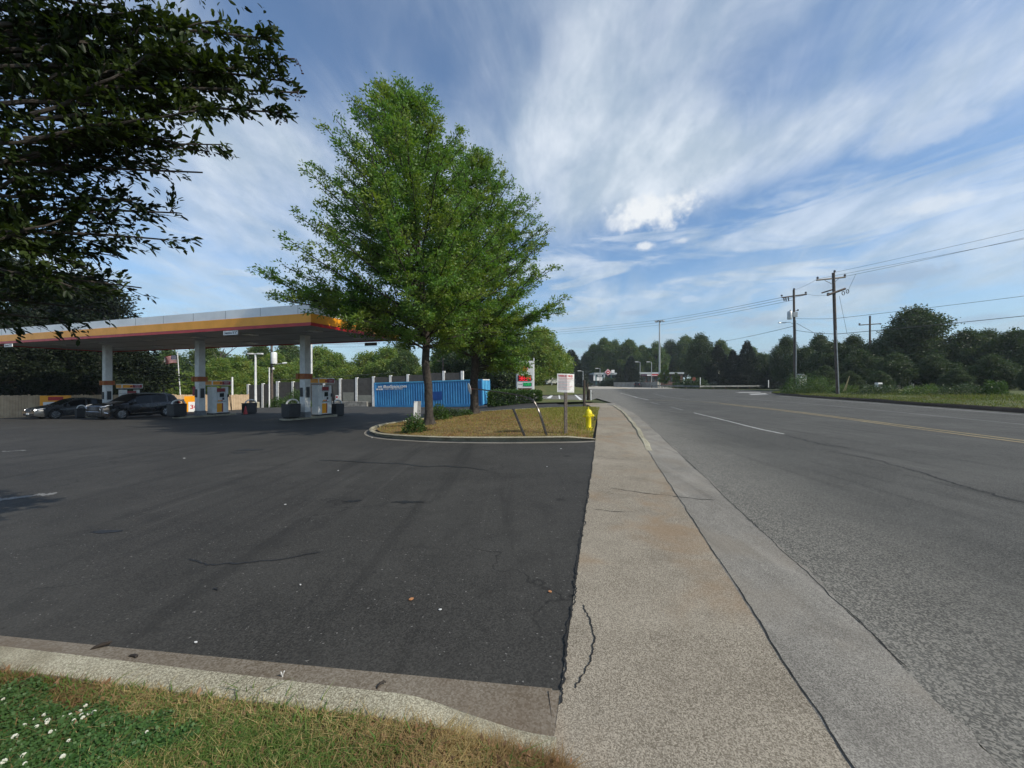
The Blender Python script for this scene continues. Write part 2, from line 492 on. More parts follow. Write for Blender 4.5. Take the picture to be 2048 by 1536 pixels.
# raised kerb between pavement and gutter further on
V, Fc = [], []
kt = [t / 2 for t in range(19, 56)]
for t in kt:
    b = bend(t); h = .008 + .125 * sstep(t, 9.8, 12.5) * (1 - sstep(t, 25.5, 28)); w = .0 + .02 * math.sin(t * 3.1)
    V += [ot(.98 + b + w, t, h - .02), ot(1.0 + b + w, t, h), ot(1.11 + b + w, t, h), ot(1.17 + b + w, t, .0)]
for i in range(len(kt) - 1):
    for k in range(3): Fc.append((4 * i + k, 4 * i + k + 1, 4 * i + 4 + k + 1, 4 * i + 4 + k))
tag(MB().add(V, Fc).build('road_kerb', M_CURB), kind='structure')

# ---- cracks and joints, thin strips just above the paving
def strip(name, pts, w, m, z, wob=0.3, seed=1, sub=6):
    rnd = random.Random(seed)
    pp = []
    sub *= 3; jj = 0.0; wv = 1.0
    for a, b in zip(pts[:-1], pts[1:]):
        for k in range(sub): pp.append(Vector(a).lerp(Vector(b), k / sub))
    pp.append(Vector(pts[-1]))
    V = []
    for i, p in enumerate(pp):
        t = pp[min(i + 1, len(pp) - 1)] - pp[max(i - 1, 0)]; t.z = 0; t.normalize()
        n = Vector((-t.y, t.x, 0)); wv = .8 * wv + .2 * (1 - wob * 1.6 + 3.2 * wob * rnd.random()); ww = w * max(.12, wv) * (.25 if i in (0, len(pp) - 1) else 1)
        jj = .82 * jj + (rnd.random() - .5) * w * wob * 2.2; j = jj
        zz = p.z + z
        V += [p + n * (j + ww / 2) + Vector((0, 0, z)), p + n * (j - ww / 2) + Vector((0, 0, z))]
    Fc = [(2 * i, 2 * i + 1, 2 * i + 3, 2 * i + 2) for i in range(len(pp) - 1)]
    o = MB().add(V, Fc).build(name, m)
    if o.data.polygons[0].normal.z < 0: o.data.flip_normals()
    return struct(o)
strip('road_crack', [P(1570, 870), P(1636, 888), P(1700, 896)], .05, M_CRACK, .004, .7, 3, 10)
strip('road_crack', [P(1660, 903), P(1740, 917), P(1800, 933), P(1880, 957), P(1950, 979), P(2048, 1006), P(2300, 1075)], .032, M_CRACK, .004, .7, 4, 10)
strip('road_crack', [ot(1.66 + bend(t), t) for t in (2.6, 4, 5, 7, 9, 12, 16)], .010, M_CRACK, .0065, .6, 5, 12)
strip('pavement_joint', [ot(1.01, t) for t in (-1, 1, 3, 5, 7, 9.5)], .008, M_CRACK, .0085, .6, 6, 16)
strip('pavement_joint', [ot(-.215, t) for t in (1.9, 3, 4, 5, 7, 10)], .012, M_CRACK, .0085, .6, 7, 26)
for i, (a, b) in enumerate([((1192, 912), (1235, 918)), ((1222, 977), (1345, 993)), ((1190, 1020), (1270, 1026)), ((1200, 885), (1272, 884)), ((1195, 868), (1262, 866)), ((1345, 993), (1430, 1001))]):
    strip('pavement_joint', [P(*a), P((a[0] + b[0]) / 2, (a[1] + b[1]) / 2 + 1.5), P(*b)], .012, M_CRACK, .0085 if i < 5 else .0095, .8, 10 + i, 8)
strip('pavement_joint', [P(1166, 1212), P(1180, 1240), P(1189, 1285), P(1180, 1330), P(1158, 1368), P(1148, 1378)], .008, M_CRACK, .0085, .5, 21, 8)
for i, (px, py, L) in enumerate([(300, 940, 2.2), (520, 905, 1.6), (980, 940, 1.5), (640, 1000, .9)]):
    a = P(px, py); strip('lot_crack', [a, a + Vector((L * .4, .1, 0)), a + Vector((L, -.08, 0))], .014, M_CRACK, .004, .8, 30 + i, 8)

# ---- painted markings
def marking(name, pxs, w, m, seed=1, z=.005):
    return strip(name, [P(*p) for p in pxs], w, m, z, .12, seed, 5)
marking('yellow_line', [(2300, 916), (2048, 881.5), (1816, 852), (1660, 831.6), (1540, 817), (1438, 806), (1404, 803.7), (1340, 801.6), (1297, 799.6)], .11, M_YELLOW, 1)
marking('yellow_line', [(2300, 921), (2048, 885.5), (1816, 855), (1660, 833.6), (1540, 818.6), (1438, 807.2)], .11, M_YELLOW, 2)
marking('white_line', [(1297, 799.8), (1277, 796), (1258, 790.4), (1240, 786)], .16, M_WHITEPAINT, 3)
marking('lane_line', [(1568, 868.5), (1516, 857.5), (1450, 841), (1388, 825.5)], .11, M_WHITEPAINT, 4)
marking('lane_line', [(1367, 820.5), (1340, 813.5)], .12, M_FADED, 5)
marking('lane_line', [(1320, 809), (1300, 804.5)], .12, M_FADED, 5)
marking('turn_line', [(2400, 882), (2048, 849), (1816, 826.5), (1660, 811), (1540, 801.5), (1438, 793), (1340, 785.5)], .13, M_FADED, 6)
marking('turn_line', [(1438, 805), (1380, 800), (1330, 793), (1306, 787)], .14, M_FADED, 7)
marking('edge_line', [(2300, 847), (2048, 830), (1816, 812), (1660, 800.4), (1556, 792)], .14, M_WHITEPAINT, 8)
marking('bridge_line', [(1258, 778), (1220, 773), (1180, 769.5)], .6, M_YELLOW, 9, .012)
flat_poly('stop_bar', [P(1497, 787.5), P(1530, 786.5), P(1538, 789), P(1503, 790)], M_WHITEPAINT, .007)
flat_poly('crossing_bar', [P(1470, 784.4), P(1520, 784.0), P(1522, 785.2), P(1480, 785.6)], M_WHITEPAINT, .007)
M_FRESH = mat('fresh_white_paint', (.75, .75, .73), .6)
flat_poly('crossing_bar', [P(1102, 791.5), P(1107, 791.5), P(1101, 798), P(1093, 798)], M_FRESH, .016)
flat_poly('crossing_bar', [P(1116.5, 790), P(1119, 790), P(1121, 799), P(1118, 799)], M_FRESH, .016)
flat_poly('crossing_bar', [P(1147, 789), P(1150, 789), P(1165, 800), P(1160, 801)], M_FRESH, .016)
strip('worn_paint', [P(-60, 1004), P(0, 999), P(50, 994.5), P(112, 987.5)], .17, M_FADED, .004, .25, 12, 6)
strip('worn_paint', [P(0, 903), P(50, 901.5)], .1, M_FADED, .004, .4, 13, 6)

# ---- oil stains and tyre marks on the lot
M_OIL = paving_mat('oil_stain', (.013, .013, .014), (.008, .008, .009), (.03, .03, .03), 95, .5, .3, rough=.5)
def stain(px, py, rx, ry, seed, spikes=.35):
    if rx < .1: return
    rnd = random.Random(seed); c = P(px, py); V = []
    for k in range(26):
        an = 2 * math.pi * k / 26
        r = 1 + spikes * (rnd.random() - .4) * (2.2 if rnd.random() < .2 else 1)
        x = c.x + rx * r * math.cos(an); y = c.y + ry * r * math.sin(an)
        V.append((x, y, zg(x, y) + .004))
    return struct(MB().add(V, [tuple(range(26))]).build('oil_stain', M_OIL))
for i, a in enumerate([(820, 1005, .16, .05, .9), (705, 1003, .12, .05, .9), (212, 1064, .16, .05, .3), (500, 900, .35, .12, .6), (480, 906, .2, .08, .6), (1008, 1075, .05, .03, .4),
                       (950, 1010, .05, .03, .3), (765, 1142, .035, .02, .3), (845, 1120, .04, .02, .3), (1175, 1060, .02, .02, .3), (280, 1075, .06, .02, .5), (320, 1080, .05, .02, .4),
                       (1285, 1300, .012, .006, .3), (1210, 1158, .012, .008, .3), (700, 1075, .04, .015, .4), (660, 1092, .05, .015, .4), (990, 1127, .03, .015, .4)]):
    stain(*a[:4], 40 + i, a[4])
strip('tyre_mark', [P(375, 1120), P(410, 1130), P(480, 1128), P(560, 1119), P(640, 1104)], .02, M_OIL, .004, .5, 60, 6)
strip('tyre_mark', [P(640, 920), P(800, 928), P(980, 940)], .05, M_OIL, .004, .8, 62, 8)

# ---- kerbs as swept profiles
def sweep(path, prof, closed=False):
    """path of 3-D points; prof of (offset to the left of travel, height)"""
    n = len(path); V = []
    path = [Vector(p) for p in path]
    for i, p in enumerate(path):
        a = path[(i - 1) % n] if closed or i else path[0]
        b = path[(i + 1) % n] if closed or i < n - 1 else path[-1]
        t = b - a; t.z = 0; t.normalize(); nn = Vector((-t.y, t.x, 0))
        for q in prof:
            q = q(i) if callable(q) else q
            V.append(p + nn * q[0] + Vector((0, 0, q[1])))
    k = len(prof); Fc = []
    for i in range(n if closed else n - 1):
        for j in range(k - 1):
            a, b = i * k + j, ((i + 1) % n) * k + j
            Fc.append((a, b, b + 1, a + 1))
    return V, Fc
def catmull(pts, sub=5, closed=False):
    out = []; n = len(pts); P_ = [Vector(p) for p in pts]
    for i in range(n if closed else n - 1):
        p0 = P_[(i - 1) % n] if closed or i else P_[0]; p1 = P_[i]; p2 = P_[(i + 1) % n]
        p3 = P_[(i + 2) % n] if closed or i < n - 2 else P_[-1]
        for k in range(sub):
            t = k / sub
            out.append(.5 * ((2 * p1) + (-p0 + p2) * t + (2 * p0 - 5 * p1 + 4 * p2 - p3) * t * t + (-p0 + 3 * p1 - 3 * p2 + p3) * t ** 3))
    if not closed: out.append(P_[-1])
    return out
kp = [(-9.0, 3.04), (-5.6, 2.56), (-3.6, 2.275), (-2.58, 2.13), (-1.6, 1.99), (-.79, 1.875), (-.45, 1.83), (-.24, 1.79), (.0, 1.75), (.2, 1.72)]
path = catmull([(x, y, 0) for x, y in kp], 5)
def kh(i):
    x = path[i].x; return .125 - .115 * sstep(x, -.55, .18)
prof = [lambda i: (.025, -.01), lambda i: (.0, kh(i) * .82), lambda i: (-.022, kh(i)), lambda i: (-.12, kh(i) + .004), lambda i: (-.145, kh(i) * .9), lambda i: (-.15, .0)]
V, Fc = sweep(path, prof)
kerb = MB().add(V, Fc + [tuple(range(len(path) * 6 - 6, len(path) * 6))]).build('concrete_kerb', M_CURB, smooth=40)
tag(kerb, 'rough pale concrete kerb edging the grass in the near left foreground', 'kerb')
# dusty pan between near kerb and asphalt
gp = [path[i] for i in range(0, len(path), 2)] + [path[-1]]
V = []
for p in gp: V += [(p.x, p.y, .004), (p.x + .03, 1.97 - .1414 * (p.x - .27) + .03, zg(p.x, 2.2) + .0045)]
o = MB().add(V, [(2 * i, 2 * i + 1, 2 * i + 3, 2 * i + 2) for i in range(len(gp) - 1)]).build('kerb_pan', M_GUT2); struct(o)
if o.data.polygons[0].normal.z < 0: o.data.flip_normals()
flat_poly('pavement_patch', [Vector((.19, 1.60, 0)), Vector((.36, 1.60, 0)), Vector((.36, 1.99, 0)), Vector((.19, 1.99, 0))], M_GUT2, .0015)
# near lawn soil
ln = [path[i] for i in range(0, len(path), 3)] + [path[-1]]
V = []
for p in ln:
    for k, dy in enumerate((-.147, -.3, -.6, -1.2, -3.5)):
        V.append((p.x, p.y + dy, (.085 if p.x < -.3 else .085 * max(0, (.3 - p.x) / .6)) + (.012 * math.sin(p.x * 7 + dy * 9) if k else 0)))
o = MB().add(V, [(5 * i + j, 5 * i + j + 1, 5 * i + 5 + j + 1, 5 * i + 5 + j) for i in range(len(ln) - 1) for j in range(4)]).build('lawn', M_GRASSG, smooth=True); struct(o)
if o.data.polygons[0].normal.z < 0: o.data.flip_normals()

# ---- tree island
isl_px = [(1190, 880), (1150, 882), (1080, 883), (1000, 883.5), (900, 882.5), (830, 879.5), (785, 876.5), (758, 872.5), (747, 867), (750, 861), (765, 855), (790, 850.5), (825, 845), (880, 837.5), (940, 829.5), (1000, 825), (1060, 822), (1120, 819.5), (1197, 817.5)]
isl = [P(*p) for p in isl_px]
isl_loop = catmull(isl, 4, False)
# right side follows the pavement
n_i = len(isl_loop)
prof = [(.34, .006), (.0, .004), (-.01, .13), (-.035, .15), (-.13, .152), (-.16, .13)]
def profh(k):
    o_, h_ = prof[k]
    def f(i):
        e = min(i, n_i - 1 - i); s_ = 1 if e > 5 else .25 + .15 * e
        return (-o_, h_ * (s_ if k > 1 else 1))
    return f
V, Fc = sweep(isl_loop, [profh(k) for k in range(1, 6)])
io = MB().add(V, Fc).build('island_kerb', M_CURB, smooth=40)
tag(io, 'long curved grey concrete kerb around the straw grass tree island', 'kerb')
cpan = [(lambda i: (.36, .006)), (lambda i: (-.0, .004))]
V, Fc = sweep(isl_loop[:48], [lambda i: (.34, .007), lambda i: (-.02, .006)])
V = [Vector((v.x, v.y, zg(v.x, v.y) + .006)) for v in V]
struct(MB().add(V, Fc).build('island_gutter', M_GUT))
cx = sum(p.x for p in isl_loop) / n_i; cy = sum(p.y for p in isl_loop) / n_i
def inside(x, y, poly):
    c = False; n = len(poly); j = n - 1
    for i in range(n):
        a, b = poly[i], poly[j]
        if (a.y > y) != (b.y > y) and x < (b.x - a.x) * (y - a.y) / (b.y - a.y) + a.x: c = not c
        j = i
    return c
def edge_d(x, y, poly):
    best = 9
    for p in poly: best = min(best, math.hypot(p.x - x, p.y - y))
    return best
ring0 = []
V, Fc = sweep(isl_loop, [(0, 0), (.15, .0)])
inner = V[1::2]
if not inside(inner[30].x, inner[30].y, isl_loop): V, Fc = sweep(isl_loop, [(0, 0), (-.15, .0)]); inner = V[1::2]
def isl_z(x, y):
    o_ = x * RN[0] + y * RN[1]; t_ = x * RU[0] + y * RU[1]; f = sstep(-o_, .28, 1.1)
    return (zg(x, y) + .125 + .09 * sstep(edge_d(x, y, isl_loop), .2, 2.2)) * f + (swz(t_) - .015) * (1 - f)
rings = [1, .97, .93, .87, .8, .7, .6, .5, .4, .3, .2, .1]
V = []
for k in rings:
    for p in inner:
        x = cx + (p.x - cx) * k; y = cy + (p.y - cy) * k
        V.append((x, y, isl_z(x, y)))
Fc = [(r * n_i + i, r * n_i + (i + 1) % n_i, (r + 1) * n_i + (i + 1) % n_i, (r + 1) * n_i + i) for r in range(len(rings) - 1) for i in range(n_i)]
Fc.append(tuple((len(rings) - 1) * n_i + i for i in range(n_i)))
o = MB().add(V, Fc).build('island_ground', M_ISL, smooth=True); struct(o)
if o.data.polygons[5].normal.z < 0: o.data.flip_normals()

# ---- raised verge on the right of the road
ve = [ot(20.7, -14), ot(20.7, 5), P(2048, 826.5), P(1816, 809.5), P(1740, 803.5), P(1660, 798), P(1600, 793.5), P(1560, 789.5), P(1543, 786.2)]
ve = catmull([(p.x, p.y, 0) for p in ve], 4)
bk = [ve[i] + Vector((RN[0], RN[1], 0)) * .35 for i in range(len(ve))]
def verge_row(off, z, jit=0, seed=0):
    rnd = random.Random(seed); out = []
    for i, p in enumerate(ve):
        e = min(1, (len(ve) - 1 - i) / 6 + .15)
        out.append((p.x + RN[0] * off * e, p.y + RN[1] * off * e + off * .12, z * (.3 + .7 * e) + jit * (rnd.random() - .5)))
    return out
rows = [verge_row(0, .0), verge_row(.05, .13, .06, 1), verge_row(.3, .24, .08, 2)]
rows2 = [verge_row(.3, .24, .08, 2), verge_row(1.5, .33, .05, 3), verge_row(4, .45, .1, 4), verge_row(8, .6, .15, 5), verge_row(30, 1.0), verge_row(140, 1.2)]
def rowmesh(rows, name, m):
    n = len(rows[0]); V = [p for r in rows for p in r]
    o = MB().add(V, [(r * n + i, r * n + i + 1, (r + 1) * n + i + 1, (r + 1) * n + i) for r in range(len(rows) - 1) for i in range(n - 1)]).build(name, m, smooth=True)
    if sum(p.normal.z for p in o.data.polygons) < 0: o.data.flip_normals()
    return struct(o)
rowmesh(rows, 'verge_bank', M_DIRT)
M_VERGE = paving_mat('verge_grass', (.075, .10, .028), (.035, .05, .016), (.13, .14, .05), 30, .6, .5, tint=((.17, .14, .06), .6), bump=1, rough=1)
rowmesh(rows2, 'grass_verge', M_VERGE)
# left verge by the far crossing and the hill behind it
flat_poly('roadside_grass', [P(1071, 809), P(1187, 804.5), P(1192, 800.8), P(1180, 802.3), P(1120, 801), P(1074, 800)], M_VERGE, .06)
hill = [[ray(1040, 791, 44), ray(1085, 790, 46), ray(1140, 789.6, 48), ray(1182, 787, 52)], [ray(1030, 776, 54), ray(1080, 773, 56), ray(1120, 774, 58), ray(1168, 779, 62)], [ray(1020, 768, 70), ray(1080, 768, 72), ray(1110, 768, 75), ray(1160, 775, 80)]]
rowmesh([[tuple(p) for p in r] for r in hill], 'grass_hill', M_VERGE)
# ------------------------------------------------------------------ shared object materials
WHT = mat('white_metal', (.72, .72, .70), .35, 0, .08, 3)
WHT2 = mat('bright_white', (.80, .80, .78), .5, 0, .05, 3)
FASC = mat('fascia_white', (.86, .86, .85), .35, 0, .06, .8)
YEL = mat('signal_yellow', (.95, .38, .010), .35, 0, .06, 1)
RED = mat('signal_red', (.50, .012, .015), .35, 0, .08, 2)
MAR = mat('maroon_panel', (.28, .01, .02), .35, 0, .08, 3)
GRY = mat('mid_grey', (.20, .205, .21), .6, 0, .15, 5)
DGR = mat('dark_grey_plastic', (.030, .031, .033), .45, 0, .15, 8)
BLK = mat('black_rubber', (.012, .012, .013), .7, 0, .1, 8)
SCR = mat('dark_screen', (.02, .03, .03), .12, 0, .1, 8)
SOFF = mat('canopy_soffit', (.42, .43, .42), .6, 0, .1, .6)
STEEL = mat('dull_steel', (.34, .34, .33), .35, .8, .1, 9)
GALV = mat('galvanised_steel', (.50, .51, .50), .42, .6, .12, 4)
CHROME = mat('chrome', (.8, .8, .8), .1, 1, .03, 9)
WOOD = mat('weathered_wood', (.16, .12, .085), .85, 0, .25, 14, bump=.5, col2=(.075, .052, .036))
POLEW = mat('pole_wood', (.13, .10, .08), .85, 0, .25, 5, bump=.4, col2=(.07, .055, .045))
ORNG = mat('orange_flag', (.38, .11, .012), .5, 0, .08, 3)
TXTR = mat('red_lettering', (.60, .02, .02), .5)
TXTW = mat('white_lettering', (.8, .8, .8), .5)
TXTK = mat('black_lettering', (.02, .02, .02), .6)

# ------------------------------------------------------------------ fuel canopy
CA = Vector((-.9497, .3131, 0)); CB = Vector((.3131, .9497, 0)); CC = Vector((-9.83, 18.8, 0))
def can(al, be, z=0.0):
    p = CC + CA * al + CB * be; return Vector((p.x, p.y, z))
CAN_L, CAN_W, CZ0, CZ1 = 31.0, 7.3, 4.39, 5.45
can_root = thing('fuel_canopy', 'long white filling station canopy with yellow and red fascia stripes on three columns', 'canopy', (CC.x, CC.y, zg(CC.x, CC.y)), math.atan2(-CA.y, -CA.x))
# local frame: x runs from the far left end towards the right corner (= -CA), y = CB
rzc = math.atan2(-CA.y, -CA.x); cz = can_root.location.z
def cl(al, be, z): return (-al, be, z - cz)
def cbox(mb, a0, a1, b0, b1, z0, z1):
    return mb.box((-(a0 + a1) / 2, (b0 + b1) / 2, (z0 + z1) / 2 - cz), (abs(a1 - a0), abs(b1 - b0), z1 - z0))
mb = MB(); cbox(mb, .12, CAN_L - .12, .12, CAN_W - .12, CZ0 + .07, CZ0 + .30); mb.build('soffit', SOFF, can_root)
mb = MB(); cbox(mb, .1, CAN_L - .1, .1, CAN_W - .1, CZ1 - .3, CZ1 - .12); mb.build('roof_deck', GRY, can_root)
def fascia(name, z0, z1, out, m):
    mb = MB(); o_ = out
    cbox(mb, -o_, CAN_L + o_, -o_, .1, z0, z1); cbox(mb, -o_, CAN_L + o_, CAN_W - .1, CAN_W + o_, z0, z1)
    cbox(mb, -o_, .1, .1, CAN_W - .1, z0, z1); cbox(mb, CAN_L - .1, CAN_L + o_, .1, CAN_W - .1, z0, z1)
    return mb.build(name, m, can_root)
fascia('white_fascia', CZ0 + .60, CZ1, .0, FASC)
fascia('yellow_stripe', CZ0 + .16, CZ0 + .60, .012, YEL)
fascia('red_stripe', CZ0 - .0, CZ0 + .16, .006, RED)
for k in range(13):
    mb = MB(); cbox(mb, k * 2.5 + .8, k * 2.5 + .82, -.004, .0, CZ0 + .62, CZ1 - .01); mb.build('fascia_seam', GRY, can_root)
M_LAMP = mat('lamp_lens', (.55, .56, .55), .3)
for al in (4.1, 13.35, 23.6):
    for be in (1.9, 5.4):
        for da in (-2.4, 2.4):
            mb = MB(); cbox(mb, al + da - .3, al + da + .3, be - .3, be + .3, CZ0 - .0, CZ0 + .069); mb.build('canopy_light', M_LAMP, can_root)
mb = MB()
for be in (2.45, 4.85): cbox(mb, .12, CAN_L - .12, be - .012, be + .012, CZ0 + .055, CZ0 + .069)
mb.build('soffit_joint', GRY, can_root)
COLS = (4.13, 13.35, 23.6)
for al in COLS:
    g = can(al, 3.57); zb = zg(g.x, g.y)
    mb = MB(); cbox(mb, al - .21, al + .21, 3.57 - .21, 3.57 + .21, zb + .42, CZ0 + .08)
    c_ = mb.build('column', WHT, can_root, bevel=.02)
    mb = MB(); cbox(mb, al - .23, al + .23, 3.57 - .23, 3.57 + .23, zb - .05, zb + .42); mb.build('column_base', GRY, c_)
    mb = MB(); cbox(mb, al - .05, al + .13, 3.30, 3.34, zb + 1.35, zb + 1.9); cbox(mb, al - .235, al - .21, 3.45, 3.69, zb + 1.3, zb + 1.95); mb.build('control_box', DGR, c_)
    # orange pump number flags either side
    for sgn in (-1, 1):
        mb = MB(); cbox(mb, al + sgn * .22 - .03, al + sgn * .22 + .03, 3.25, 3.9, zb + 2.42, zb + 2.75)
        fl = mb.build('number_flag', ORNG, c_)
        for j, be in enumerate((3.40, 3.74)):
            M = face_M(cl(al - .252 if sgn < 0 else al + .252, be, zb + 2.585), (0, 1, 0) if sgn < 0 else (0, -1, 0), (0, 0, 1))
            text_mesh(str({4.13: 7, 13.35: 5, 23.6: 3}[al] + j), .26, RED, 'flag_number', c_, M, .002)
    mb = MB(); cbox(mb, al - .22, al + .45, 3.30, 3.34, zb + 2.42, zb + 2.75); mb.build('front_flag', ORNG, c_)
# clearance signs hanging below the fascia
def clearance(al, be, w, flip, m, txt):
    mb = MB(); cbox(mb, al - w / 2, al + w / 2, be - .015, be + .015, CZ0 - .26, CZ0 - .04)
    s_ = mb.build('clearance_sign', m, can_root)
    if txt: text_mesh('Clearance 16\' 6"', .2, TXTK, 'clearance_text', s_, face_M(cl(al, be - .017, CZ0 - .15), (1, 0, 0), (0, 0, 1)), .001, width=w * .9, bold=.004)
clearance(5.4, -.03, 1.05, 0, WHT2, True)
clearance(27.3, -.03, 1.05, 0, WHT2, True)
clearance(2.3, CAN_W + .03, 1.0, 1, GRY, False)

# bird on the canopy edge
bp = can(16.4, .02, CZ1)
mb = MB().lathe([(.0, -.13), (.04, -.09), (.07, 0), (.055, .07), (.03, .11), (0, .13)], (0, 0, .12), 10, M=Matrix.Rotation(R(50), 3, 'Y'))
mb.lathe([(0, -.04), (.035, -.02), (.04, .01), (.02, .035), (0, .04)], (.11, 0, .22), 8)
mb.box((-.13, 0, .05), (.14, .04, .015), M=Matrix.Rotation(R(40), 3, 'Y')); mb.box((.16, 0, .22), (.04, .01, .01)); mb.tube([(0, .02, .06), (0, .02, 0)], .006, 5); mb.tube([(0, -.02, .06), (0, -.02, 0)], .006, 5)
bd = mb.build('bird', DGR, None, smooth=True); bd.location = bp; bd.rotation_euler[2] = -.4
tag(bd, 'small dark bird perched on the top edge of the canopy fascia', 'bird')

# ------------------------------------------------------------------ fuel dispensers (screens face -CA and +CA)
def make_pump():
    t = thing('fuel_pump', 'x', 'fuel pump')
    # local: x = -CA direction (screen side), y = CB
    mb = MB().box((0, -.42, 1.0), (.52, .30, 1.9)); mb.box((0, .45, 1.0), (.46, .2, 1.9)); mb.build('side_column', WHT, t, bevel=.015)
    MB().box((0, 0, .05), (.62, 1.16, .1)).build('plinth', DGR, t)
    MB().box((0, .03, .48), (.50, .62, .74)).build('lower_cabinet', WHT2, t, bevel=.01)
    MB().box((.256, -.10, .47), (.02, .34, .62)).build('yellow_door', YEL, t)
    MB().box((.258, .11, .47), (.02, .07, .62)).build('red_door_strip', MAR, t)
    MB().box((0, .03, 1.22), (.44, .62, .72)).build('upper_cabinet', GRY, t, bevel=.01)
    mb = MB().box((.245, .03, 1.22), (.05, .56, .66)); f = mb.build('display_panel', WHT, t, bevel=.01)
    MB().box((.273, .06, 1.36), (.012, .30, .28)).build('screen', SCR, f)
    MB().box((.273, .16, 1.10), (.012, .14, .16)).build('keypad', DGR, f)
    for k in range(3): MB().box((.273, -.16 + k * .11, .965), (.014, .085, .09)).build('grade_button', YEL if k != 2 else RED, f)
    MB().box((.18, .03, 1.72), (.04, .60, .24)).build('advert_panel', MAR, t)
    mb = MB().box((0, .0, 2.22), (.74, 1.34, .34)); tp = mb.build('topper', WHT2, t, bevel=.02)
    for sg in (1, -1):
        MB().box((sg * .372, -.30, 2.22), (.012, .62, .25)).build('topper_yellow', YEL, tp)
        MB().box((sg * .372, .32, 2.22), (.012, .60, .25)).build('topper_red', MAR, tp)
    text_mesh('V-Power', .10, TXTW, 'topper_text', tp, face_M((.380, .32, 2.255), (0, 1, 0), (0, 0, 1)), .001, width=.34)
    text_mesh('NiTRO+', .085, TXTW, 'topper_text', tp, face_M((.380, .32, 2.155), (0, 1, 0), (0, 0, 1)), .001, width=.30)
    MB().lathe([(0, 0), (.07, 0), (.07, .012), (0, .012)], (.376, -.08, 2.21), 14, M=Matrix.Rotation(R(90), 3, 'Y')).build('topper_emblem', RED, tp)
    MB().box((0, -.677, 2.22), (.66, .012, .25)).build('topper_end', YEL, tp)
    for sg in (-1, 1):
        n_ = MB().box((sg * .26, .50, 1.30), (.10, .06, .22), top=.7); n_.tube([(sg * .30, .52, 1.35), (sg * .36, .54, 1.22), (sg * .33, .54, 1.10)], .02, 7)
        nz = n_.build('nozzle', DGR, t)
        pts = [(sg * .33, .54, 1.12), (sg * .36, .60, .7), (sg * .36, .64, .32), (sg * .34, .68, .22), (sg * .30, .72, .34), (sg * .26, .70, 1.0), (sg * .2, .62, 1.9)]
        hp = []
        V_ = [Vector(p) for p in pts]
        hp = catmull(V_, 5)
        MB().tube(hp, .018, 6).build('hose', BLK, t)
    return t
pump0 = make_pump()
pl = ['white fuel pump beside the right canopy column in dappled sunlight, yellow and maroon topper', 'white fuel pump beside the middle canopy column, in front of the fence end', 'white fuel pump partly hidden behind the roof of the black car']
pumps = [pump0, copy_tree(pump0), copy_tree(pump0)]
for i, (al, dbe) in enumerate(((4.13, 1.33), (13.35, 1.2), (23.6, 1.35))):
    g = can(al, 3.57 + dbe); o = pumps[i]
    o.location = (g.x, g.y, zg(g.x, g.y) + .12); o.rotation_euler = (0, 0, rzc)
    tag(o, pl[i], 'fuel pump', 'fuel pumps on the canopy islands')
# raised concrete islands below the pumps
for i, al in enumerate(COLS):
    g = can(al, 3.9)
    t = MB().prism([(-.5, -1.4), (-.42, -1.75), (0, -1.9), (.42, -1.75), (.5, -1.4), (.5, 1.5), (.42, 1.85), (0, 2.0), (-.42, 1.85), (-.5, 1.5)], -.05, .11).build('pump_island', M_CURB, bevel=.02)
    t.location = (g.x, g.y, zg(g.x, g.y)); t.rotation_euler[2] = rzc
    tag(t, ['low concrete pump island under the right canopy column', 'low concrete pump island under the middle canopy column', 'low concrete pump island under the left canopy column'][i], 'pump island', 'concrete pump islands')

# ------------------------------------------------------------------ windscreen service bins with arched handle
def make_bin():
    t = thing('service_bin', 'x', 'bin')
    MB().box((0, 0, .42), (.60, .80, .72), top=1.03).build('bin_body', DGR, t, bevel=.03)
    MB().box((0, 0, .80), (.64, .85, .06)).build('bin_lid', BLK, t, bevel=.02)
    V_ = [(.0, .50, .25)] + [(.0, .10 + .40 * math.cos(a), .82 + .26 * math.sin(a)) for a in np.linspace(0, math.pi, 11)] + [(0, -.30, .7)]
    MB().tube(V_, .05, 8).build('arched_handle', WHT, t, smooth=True)
    MB().box((0, 0, .02), (.5, .7, .04)).build('bin_foot', BLK, t)
    return t
bin0 = make_bin()
bl = [('dark service bin with white arched handle in front of the right canopy column', 4.13, 3.57 - 1.0),
      ('grey service bin with arched handle in front of the middle canopy column', 13.35, 3.57 - 1.4),
      ('service bin standing between the grey car and the black car', 23.2, 3.57 - 1.7),
      ('small dark service bin close behind the sunlit fuel pump', 4.13, 3.57 + 2.55),
      ('white arched service bin behind the fuel pump of the middle column', 13.6, 3.57 + 3.7)]
for i, (lb, al, be) in enumerate(bl):
    o = bin0 if i == 0 else copy_tree(bin0)
    g = can(al, be); o.location = (g.x, g.y, zg(g.x, g.y) + (.11 if abs(be - 3.9) < 1.8 else 0)); o.rotation_euler[2] = rzc + (.0, .1, -.1, .05, -.1)[i]; o.scale = (1, 1, 1) if i != 2 else (.55, .55, .85)
    tag(o, lb, 'bin', 'service bins by the pumps')
# fire extinguisher case on middle column
g = can(12.9, 3.2)
o = MB().box((0, 0, 0), (.30, .2, .62)).build('extinguisher_cabinet', MAR, bevel=.02)
o.location = can(13.62, 3.45, zg(g.x, g.y) + 1.75); o.rotation_euler[2] = rzc
tag(o, 'dark red extinguisher cabinet mounted on the side of the middle canopy column', 'extinguisher cabinet')
